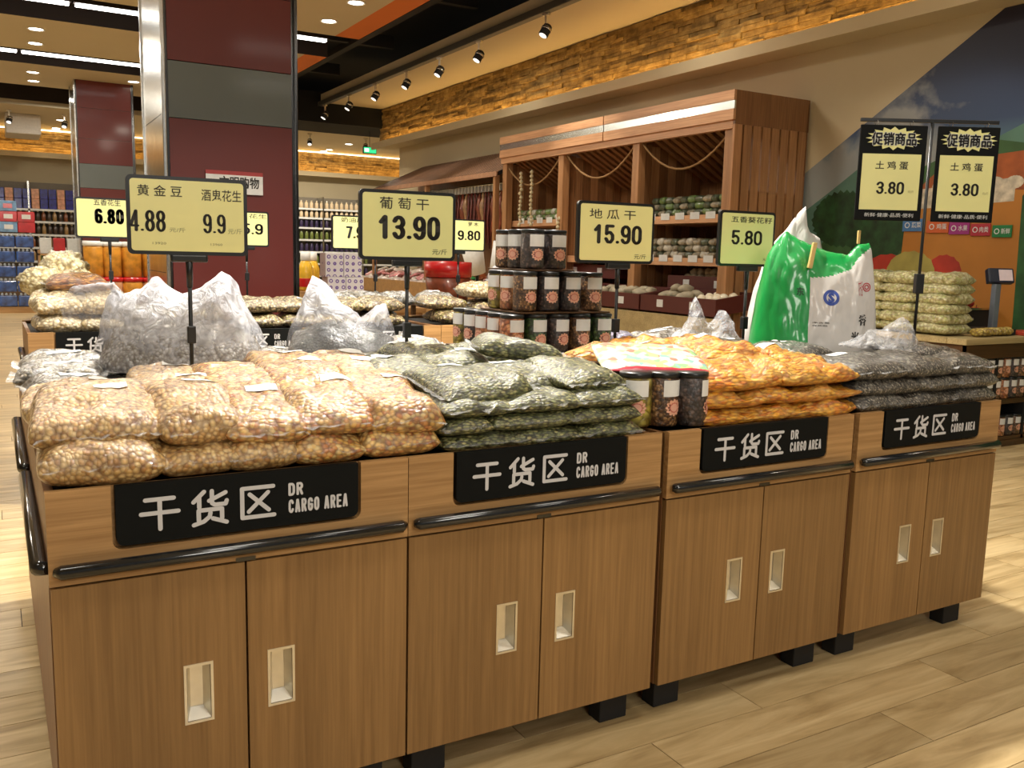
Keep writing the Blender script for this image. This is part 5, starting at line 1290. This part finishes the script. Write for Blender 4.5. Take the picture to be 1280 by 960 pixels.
# ================================================================== FAR WALL SHELVES
def far_shelf(x0, x1, zs, label):
    s = thing('wall_shelf', label, 'shelf', (x0, 25.6, 0)); L_ = x1-x0
    MB().box(0, L_, .55, .6, 0, 2.95).build('back_panel', flat('far_backing', srgb(120, 112, 98), .6), s)
    for x in [i*1.2 for i in range(int(L_/1.2)+1)]: MB().box(x-.02, x+.02, 0, .55, 0, 2.95).build('upright', M['steel'], s)
    for z_ in zs:
        MB().box(0, L_, 0, .55, z_-.05, z_).build('shelf_board', M['papertag'], s)
    MB().box(0, L_, -.02, .0, zs[0]-.5, zs[0]-.05).build('kick_board', flat('far_kick', srgb(110, 86, 62), .6), s)
    return s
far_shelf(-1.5, 4.2, (.35, 1.0, 1.34, 1.66, 1.98, 2.28), 'long shelving on the far wall left of the columns, full of bottles and blue packs')
far_shelf(7.2, 11.5, (.35, .72, 1.06, 1.40, 1.74, 2.08, 2.36, 2.62), 'long shelving on the far wall right of the near column, full of jars')
def botmesh(h, r, bodym, capm, nm_):
    return (MB().lathe([(r*.9, 0), (r, .01), (r, h*.62), (r*.5, h*.8), (r*.4, h*.86)], 8).mesh('body', bodym), MB().lathe([(r*.5, h*.86), (r*.5, h), (0, h)], 8).mesh('cap', capm))
sauce = [flat('sauce_bottle', srgb(60, 44, 34), .3, coat=.5), flat('tan_bottle', srgb(150, 118, 74), .3, coat=.5), flat('amber_bottle', srgb(120, 66, 34), .3, coat=.5), flat('green_jar', srgb(104, 116, 56), .3, coat=.5, noise_amt=.4), flat('violet_jar', srgb(54, 44, 78), .3, coat=.5), flat('cream_jar', srgb(206, 184, 150), .4)]
bl = {}
nm = ['dark sauce bottle', 'tan bottle', 'amber bottle', 'green jar', 'violet jar', 'cream tub']
def frow(x0, x1, z_, hs, seq, where, pitch=.125):
    n_ = int((x1-x0)/pitch)
    for i in range(n_):
        q = seq[i % len(seq)]
        key = (q, round(hs, 2))
        if key not in bl: bl[key] = botmesh(hs, .052, sauce[q], M['blackmat'] if q in (3, 4) else M['cup'], '')
        o = thing('bottle' if q < 3 else 'jar', '%s, far wall shelving, %s' % (nm[q], where), 'bottle' if q < 3 else 'jar', (x0+pitch*(i+.5), 25.68, z_), 0, '%ss, %s' % (nm[q], where))
        link('body', bl[key][0], o); link('cap', bl[key][1], o)
frow(-.1, 2.0, 1.98, .26, (1, 0, 2, 0), 'left part, row under the blue packs')
frow(-.1, 2.0, 1.66, .27, (0, 0, 1, 0), 'left part, second row of bottles')
frow(-.1, 2.0, 1.34, .27, (2, 0, 0, 1), 'left part, third row of bottles')
frow(.9, 2.6, 1.0, .30, (1, 3), 'left part, lowest row in view')
for i, (z_, seq) in enumerate(((2.62, (5, 5)), (2.36, (5, 5)), (2.08, (4, 4)), (1.74, (3, 3)), (1.40, (4, 4)), (1.06, (3, 3)), (.72, (4, 3)))):
    frow(7.55, 10.6 if i < 3 else 9.9, z_, .22 if z_ > 2.3 else .27, seq, 'right part, %s row from the top' % ('first', 'second', 'third', 'fourth', 'fifth', 'sixth', 'seventh')[i], pitch=.15)
bluep = flat('blue_pack_print', srgb(38, 40, 132), .35, coat=.5, noise_amt=.5, nscale=12); peach = flat('peach_pack_print', srgb(206, 150, 120), .4, noise_amt=.3, nscale=14)
for i in range(12):
    for k in range(2):
        q = bluep if i % 3 != 2 else peach
        o = MB().box(-.085, .085, -.06, .06, 0, .24, ch=.01).build('boxed_pack', q, None, (.1+i*.19, 25.7, 2.281+k*.245))
        tag(o, ('dark blue' if i % 3 != 2 else 'peach')+' pack on top shelf of the far left wall', 'pack', ('blue' if i % 3 != 2 else 'peach')+' packs on the top far shelf')
# pallet of water packs and gift boxes at far left
waterm = flat('water_pack', srgb(48, 82, 148), .3, coat=.7, noise_amt=.6, nscale=9); wcap = flat('water_caps', srgb(206, 214, 222), .4)
for i in range(3):
    for k in range(5):
        t = thing('water_pack', 'blue bottle pack in the far left stack, %s column, %s from the floor' % (('left', 'middle', 'right')[i], ('first', 'second', 'third', 'fourth', 'fifth')[k]), 'pack', (-.05+i*.34, 21.3, .13+k*.30), 0, 'water packs at far left')
        MB().box(-.16, .16, -.2, .2, 0, .22, ch=.02).build('wrapped_body', waterm, t)
        q = MB()
        for a in (-.11, -.035, .04, .115): q.lathe([(.02, .22), (.028, .235), (.02, .27), (0, .28)], 7, c=(a, -.15, 0))
        q.build('bottle_tops', wcap, t)
tag(MB().box(-.25, .85, 21.0, 21.6, 0, .12).build('pallet', M['fascia']), 'low wooden pallet under the blue water packs at far left', 'pallet')
gift = flat('red_gift_box', srgb(196, 34, 40), .35, coat=.5, noise_amt=.25, nscale=6); giftb = flat('pale_blue_box', srgb(120, 160, 200), .4, noise_amt=.3, nscale=8)
for i, (x, z_, m_, lb_) in enumerate(((.02, 1.635, giftb, 'pale blue box on the water packs, left'), (.36, 1.635, giftb, 'pale blue box on the water packs, middle'), (.02, 1.845, gift, 'red gift box on the pale blue boxes, left'), (.36, 1.845, gift, 'red gift box on the pale blue boxes, middle'), (.68, 1.635, gift, 'red gift box on the water packs, right end'), (.68, 1.845, gift, 'red gift box, upper right end'), (.36, 2.055, giftb, 'pale blue box on the very top of the stack'))):
    t = thing('gift_box', lb_+' of the far left stack', 'box', (x, 21.3, z_)); MB().box(-.155, .155, -.18, .18, 0, .205, ch=.008).build('carton', m_, t); MB().box(-.08, .08, -.183, -.18, .06, .15).build('printed_panel', M['paper'] if i % 2 else redlid, t)
rk = thing('low_display_rack', 'low brown display rack of red packets right of the far left stack', 'rack', (1.15, 19.6, 0))
for z_ in (.3, .75, 1.2): MB().box(-.35, .45, -.25, .25, z_, z_+.03).build('shelf_board', M['fascia'], rk)
for sx in (-.35, .42): MB().box(sx, sx+.03, -.25, .25, 0, 1.3).build('side_panel', M['fascia'], rk)
for j, z_ in enumerate((.33, .78, 1.23)):
    for i in range(3):
        t = tag(MB().box(-.10, .10, -.12, .12, 0, .30, ch=.01).build('packet', gift if (i+j) % 2 else M['papertag'], None, (.93+i*.235, 19.55, z_)), '%s packet, %s shelf, %s on the low rack at far left' % ('red' if (i+j) % 2 else 'white', ('lower', 'middle', 'upper')[j], ('left', 'middle', 'right')[i]), 'packet')

# ================================================================== RIGHT: MURAL, COUNTER, SCALE
def mural_mat():
    m, nt, b = new_mat('mural_sky')
    g = nd(nt, 'ShaderNodeTexCoord'); s = nd(nt, 'ShaderNodeSeparateXYZ', {0: g.outputs['Object']})
    n = nd(nt, 'ShaderNodeTexNoise', {'Vector': g.outputs['Object'], 'Scale': 1.1, 'Detail': 7.0, 'Roughness': .55, 'Distortion': .3})
    zr = nd(nt, 'ShaderNodeMapRange', {'Value': s.outputs[2], 1: 2.0, 2: 3.5})
    sk = ramp(nt, zr.outputs[0], [(0, srgb(120, 168, 176)), (.45, srgb(50, 70, 104)), (1, srgb(34, 36, 58))])
    cm = nd(nt, 'ShaderNodeMath', {0: zr.outputs[0], 1: .30, 2: 0.0}, operation='MULTIPLY_ADD')
    sub = nd(nt, 'ShaderNodeMath', {0: n.outputs['Fac'], 1: cm.outputs[0]}, operation='SUBTRACT')
    cr = ramp(nt, sub.outputs[0], [(.34, (0, 0, 0)), (.46, (.85, .85, .85))])
    mx = nt.nodes.new('ShaderNodeMix'); mx.data_type = 'RGBA'; nt.links.new(cr.outputs[0], mx.inputs[0]); nt.links.new(sk.outputs[0], mx.inputs[6]); mx.inputs[7].default_value = c4(srgb(150, 152, 150))
    nt.links.new(mx.outputs[2], b.inputs['Base Color']); b.inputs['Roughness'].default_value = .5; return m
t = thing('wall_mural', 'large printed wall mural of sky, hills and an orange market stall on the right wall', 'mural', (7.6, 0, 0))
def mp_(poly, mat, name, d):       # polygon given as (y, z), on the wall
    q = MB(); n_ = len(poly); V = [(-d, y, z) for y, z in poly]; q.add(V+[(0, y, z) for y, z in poly], [tuple(range(n_)), tuple(range(n_, 2*n_))[::-1]]+[(i, i+n_, (i+1) % n_+n_, (i+1) % n_) for i in range(n_)]); return q.build(name, mat, t)
mp_([(7.02, 0), (7.02, 2.32), (4.90, 3.585), (1.5, 3.585), (1.5, 0)], mural_mat(), 'sky_print', .004)
hill = flat('hill_print', srgb(56, 92, 52), .6, noise_amt=.35, nscale=3); hill2 = flat('far_hill_print', srgb(84, 122, 108), .6, noise_amt=.2, nscale=2); tree = flat('tree_print', srgb(30, 66, 34), .6, noise_amt=.6, nscale=8); org = flat('stall_print', srgb(186, 122, 46), .6, noise_amt=.12, nscale=2); roofm = flat('stall_roof_print', srgb(160, 84, 40), .6, noise_amt=.3, nscale=6); wht = flat('white_goods_print', srgb(206, 196, 176), .6, noise_amt=.3, nscale=16)
mp_([(7.02, 1.9), (6.6, 2.15), (6.2, 2.4), (5.6, 2.3), (5.0, 2.45), (4.4, 2.7), (1.5, 2.5), (1.5, 0), (7.02, 0)], hill2, 'far_hill', .005)
mp_([(6.35, 2.0), (6.15, 2.18), (6.0, 2.16), (5.7, 2.25), (5.2, 2.45), (4.9, 2.5), (4.5, 2.42), (1.5, 2.2), (1.5, 0), (7.02, 0), (7.02, 1.2)], hill, 'near_hill', .006)
def blob(cy, cz, ry, rz_, mat, nm_, d, seed=0, n_=40, j_=.03): mp_([(cy+ry*math.cos(2*PI*k/n_)*(1+j_*math.sin(k*2.7+seed)), cz+rz_*math.sin(2*PI*k/n_)*(1+j_*math.cos(k*3.1+seed))) for k in range(n_)], mat, nm_, d)
blob(6.45, 1.85, .38, .28, tree, 'tree', .007, 1, 60, .06); blob(6.0, 1.7, .4, .24, tree, 'tree', .0075, 4, 60, .06)
mp_([(5.55, .7), (5.55, 2.14), (5.3, 2.34), (1.5, 2.55), (1.5, .7)], roofm, 'stall_roof', .008)
mp_([(5.75, .7), (5.70, 1.75), (5.45, 2.12), (4.2, 2.02), (1.5, 2.0), (1.5, .7)], org, 'stall_wall', .009)
for k in range(5):
    y = 5.36-k*.175; blob(y, 2.12, .08, .055, wht, 'white_goods', .010, k)
mp_([(5.62, 1.92), (5.62, 2.10), (4.65, 2.16), (4.65, 1.96)], wht, 'goods_shelf', .0095)
blob(5.85, 1.30, .30, .20, flat('apple_print', srgb(176, 52, 36), .6, noise_amt=.3, nscale=4), 'apple', .010, 0, 30); blob(5.60, 1.33, .26, .20, flat('pear_print', srgb(170, 160, 84), .6, noise_amt=.2, nscale=4), 'pear', .0105, 0, 30); blob(5.25, 1.33, .18, .17, flat('apple_print', srgb(176, 52, 36), .6), 'apple', .0095, 0, 30)
mp_([(4.55, .7), (4.58, 2.0), (4.4, 2.2), (1.5, 2.3), (1.5, .7)], flat('palm_print', srgb(40, 84, 44), .6, noise_amt=.5, nscale=6), 'palm', .0098)
# five small icon plaques
cols = [srgb(70, 120, 176), srgb(206, 96, 44), srgb(156, 44, 128), srgb(176, 44, 60), srgb(24, 122, 66)]
words = ['蔬菜', '鸡蛋', '水果', '肉类', '新鲜']
for k, (px0, px1) in enumerate(((1129, 1153), (1159, 1185), (1187, 1211), (1214, 1237), (1241, 1264))):
    pz = 275+k*1.9; a = at_x(px0, pz-1, 7.58); b = at_x(px1, pz+14, 7.58)
    t = thing('icon_plaque', '%s rectangular icon plaque on the mural, %s of five from the left' % (('blue', 'orange', 'purple', 'crimson', 'green')[k], ('first', 'second', 'third', 'fourth', 'fifth')[k]), 'sign', (7.586, a.y, b.z), R(-90))
    w_ = a.y-b.y; h_ = a.z-b.z
    MB().box(0, w_, -.008, 0, 0, h_, ch=.002).build('plate', flat('plaque_%d' % k, cols[k], .5), t)
    ring(w_*.24, h_*.5, h_*.16, h_*.24, M['papertag'], t, 'round_icon', 16, y=-.0095)
    text(words[k], w_*.46, w_*.92, h_*.28, h_*.74, M['papertag'], t, y=-.0095, bold=.01)
# corner trim between shelf and mural
struct(MB().box(7.585, 7.6, 7.02, 7.06, 0, 2.9).build('trim_10', M['cream']))
# counter
t = thing('wood_counter', 'pale wood topped counter with dark wooden body at the right edge', 'counter', (6.20, 4.05, 0))
MB().box(0, 1.35, 0, .16, .82, .865, ch=.004).build('top_board', M['counter'], t); MB().box(0, 1.35, .162, 1.3, .82, .865).build('top_board', M['counter'], t)
MB().box(.02, 1.33, .02, .04, .71, .82).build('front_rail', M['darkwood'], t); MB().box(.02, .04, .02, 1.28, .06, .82).build('side_panel', M['darkwood'], t); MB().box(.06, 1.33, .5, .52, .06, .82).build('back_panel', M['blackmat'], t)
for z_ in (.06, .36): MB().box(.06, 1.33, .04, .5, z_-.02, z_+.02).build('shelf_board', M['darkwood'], t)
for x in (.04, .46, .88, 1.30): MB().box(x, x+.03, .04, .5, .0, .72).build('upright', M['blackmat'], t)
MB().box(.0, 1.33, .03, .05, .0, .05).build('kick_board', M['darkwood'], t)
for li, z_ in enumerate((.081, .381, .381+.166)):
    for k in range(11):
        x = 6.20+.10+k*.105
        if abs((x-6.20) % .42-.0) < .05: continue
        f_ = ('darkgoods', 'browngoods', 'orangegoods')[k % 3]
        jar(x+.015, 4.14, z_, f_, 'labelled jar in the counter rack, %s' % ('bottom shelf', 'upper shelf, lower layer', 'upper shelf, upper layer')[li], 0, 'jars on the %s of the counter rack' % ('bottom shelf', 'upper shelf lower layer', 'upper shelf upper layer')[li], small=True)
for k in range(3, 11):
    if k in (3, 7): continue
# nets of pale pods stacked on the counter
for k in range(6):
    for i, (x, y) in enumerate(((6.42, 4.42), (6.40, 4.72), (6.42, 5.02))):
        goods_bag('nets', (x+rnd.uniform(-.015, .015), y, .915+k*.075), .33, .33, .118, rnd.uniform(-6, 6), 0, 0, 'clear bag of pale green pods stacked on the counter, %s column, %s from the bottom' % (('right', 'middle', 'left')[i], ('first', 'second', 'third', 'fourth', 'fifth', 'sixth')[k]), 'bags of pods stacked on the counter', None, n=16)
for i in range(7):
    o = MB(); z_ = [.03, .045, .045, .03]
    o.lathe([(.012, -.05), (.03, -.03), (.034, 0), (.03, .03), (.012, .05)], 8); c = o.build('corn_cob', M['corn'], None, (6.50+.068*i, 4.17+.003*i, .902), (R(86), 0, R(10)))
    tag(c, 'short yellow piece of corn lying in the row at the counter front', 'corn', 'corn pieces on the counter')
# scale with display
t = thing('weighing_scale', 'grey scale pole with a tilted dark display on the right counter', 'scale', (6.90, 4.30, .866))
MB().box(-.13, .13, -.12, .16, 0, .05, ch=.01).build('base', M['blackmat'], t); MB().box(-.035, .035, -.02, .02, .05, .40, ch=.006).build('pole', flat('scale_grey', srgb(120, 128, 140), .4), t)
hd = MB().box(-.10, .10, -.03, .03, -.06, .06, ch=.01).build('display_head', flat('scale_dark', srgb(30, 40, 60), .3), t, (.03, 0, .46), (R(-20), 0, R(-30)))
MB().box(-.02, .085, -.033, -.030, -.045, .045).build('screen', flat('scale_screen', srgb(200, 180, 180), .3, emit=(.8, .7, .7), estr=.15), hd)
# dark chilled case with red apples
t = thing('chilled_case', 'dark case of red apples behind the counter', 'case', (6.85, 4.72, .866))
MB().box(0, .70, 0, .03, 0, .17).build('front_panel', M['blackmat'], t); MB().box(0, .03, .03, .60, 0, .17).build('side_panel', M['blackmat'], t); MB().box(.67, .70, .03, .60, 0, .17).build('side_panel', M['blackmat'], t); MB().box(.03, .67, .03, .60, .09, .11).build('deck', M['blackmat'], t)
MB().box(-.005, .705, -.012, .0, .165, .182).build('rim', M['steel'], t)
apm = flat('red_apple', srgb(150, 34, 36), .3, coat=.6, noise_amt=.25, nscale=12)
am = lump(None, (.042, .042, .038), apm, '', '', 'fruit', '', 2.0)
st = MB().tube([(0, 0, .03), (.003, 0, .055)], .003, 5).mesh('stem', M['darkwood'])
for L_ in range(3):
    for i in range(7-L_):
        for j in range(3-L_ if L_ < 2 else 1):
            o = thing('apple', 'red apple heaped in the dark case behind the counter', 'apple', (6.93+.085*(i+.5*L_), 4.80+.085*(j+.5*L_), 1.015+.062*L_), 0, 'red apples in the dark case'); link('body', am, o); link('stem', st, o)
lf = flat('blue_flower', srgb(96, 120, 150), .5)
t = thing('plastic_bag', 'crumpled blue grey clear bag standing among the apples', 'bag', (7.02, 4.76, 1.12), R(-30)); standing(.17, .06, [(-1, .20), (-.6, .17), (0, .10), (.5, .16), (1, .19)], 51, .012, 18, 12, 1.1).build('film', film_mat('blue_film', srgb(110, 130, 170), .8), t)
tag(MB().box(-.13, .13, -.09, .09, 0, .03, ch=.008).build('red_tray', flat('red_tray', srgb(190, 70, 50), .4), None, (7.18, 4.22, .866)), 'flat red and white tray on the counter at the right edge', 'tray')
bpy.context.view_layer.update()
# labels of look-alikes in rows: say which one by its place from the left
def sx(o):
    v = o.matrix_world.translation-Vector((0, 0, H)); return v.dot(RR)/max(.1, v.dot(FF))
dd = {}
for o in SC.objects:
    if o.parent is None and o.get('label'): dd.setdefault(o['label'], []).append(o)
for k, v in dd.items():
    if 1 < len(v) <= 49 and v[0]['category'] in ('bottle', 'jar', 'pack', 'price tag', 'cured meat', 'corn', 'package', 'apple'):
        for i, o in enumerate(sorted(v, key=sx)):
            if not o.get('group'): o['group'] = k
            if i < len(ORD): o['label'] = k+', '+ORD[i]+' from left'
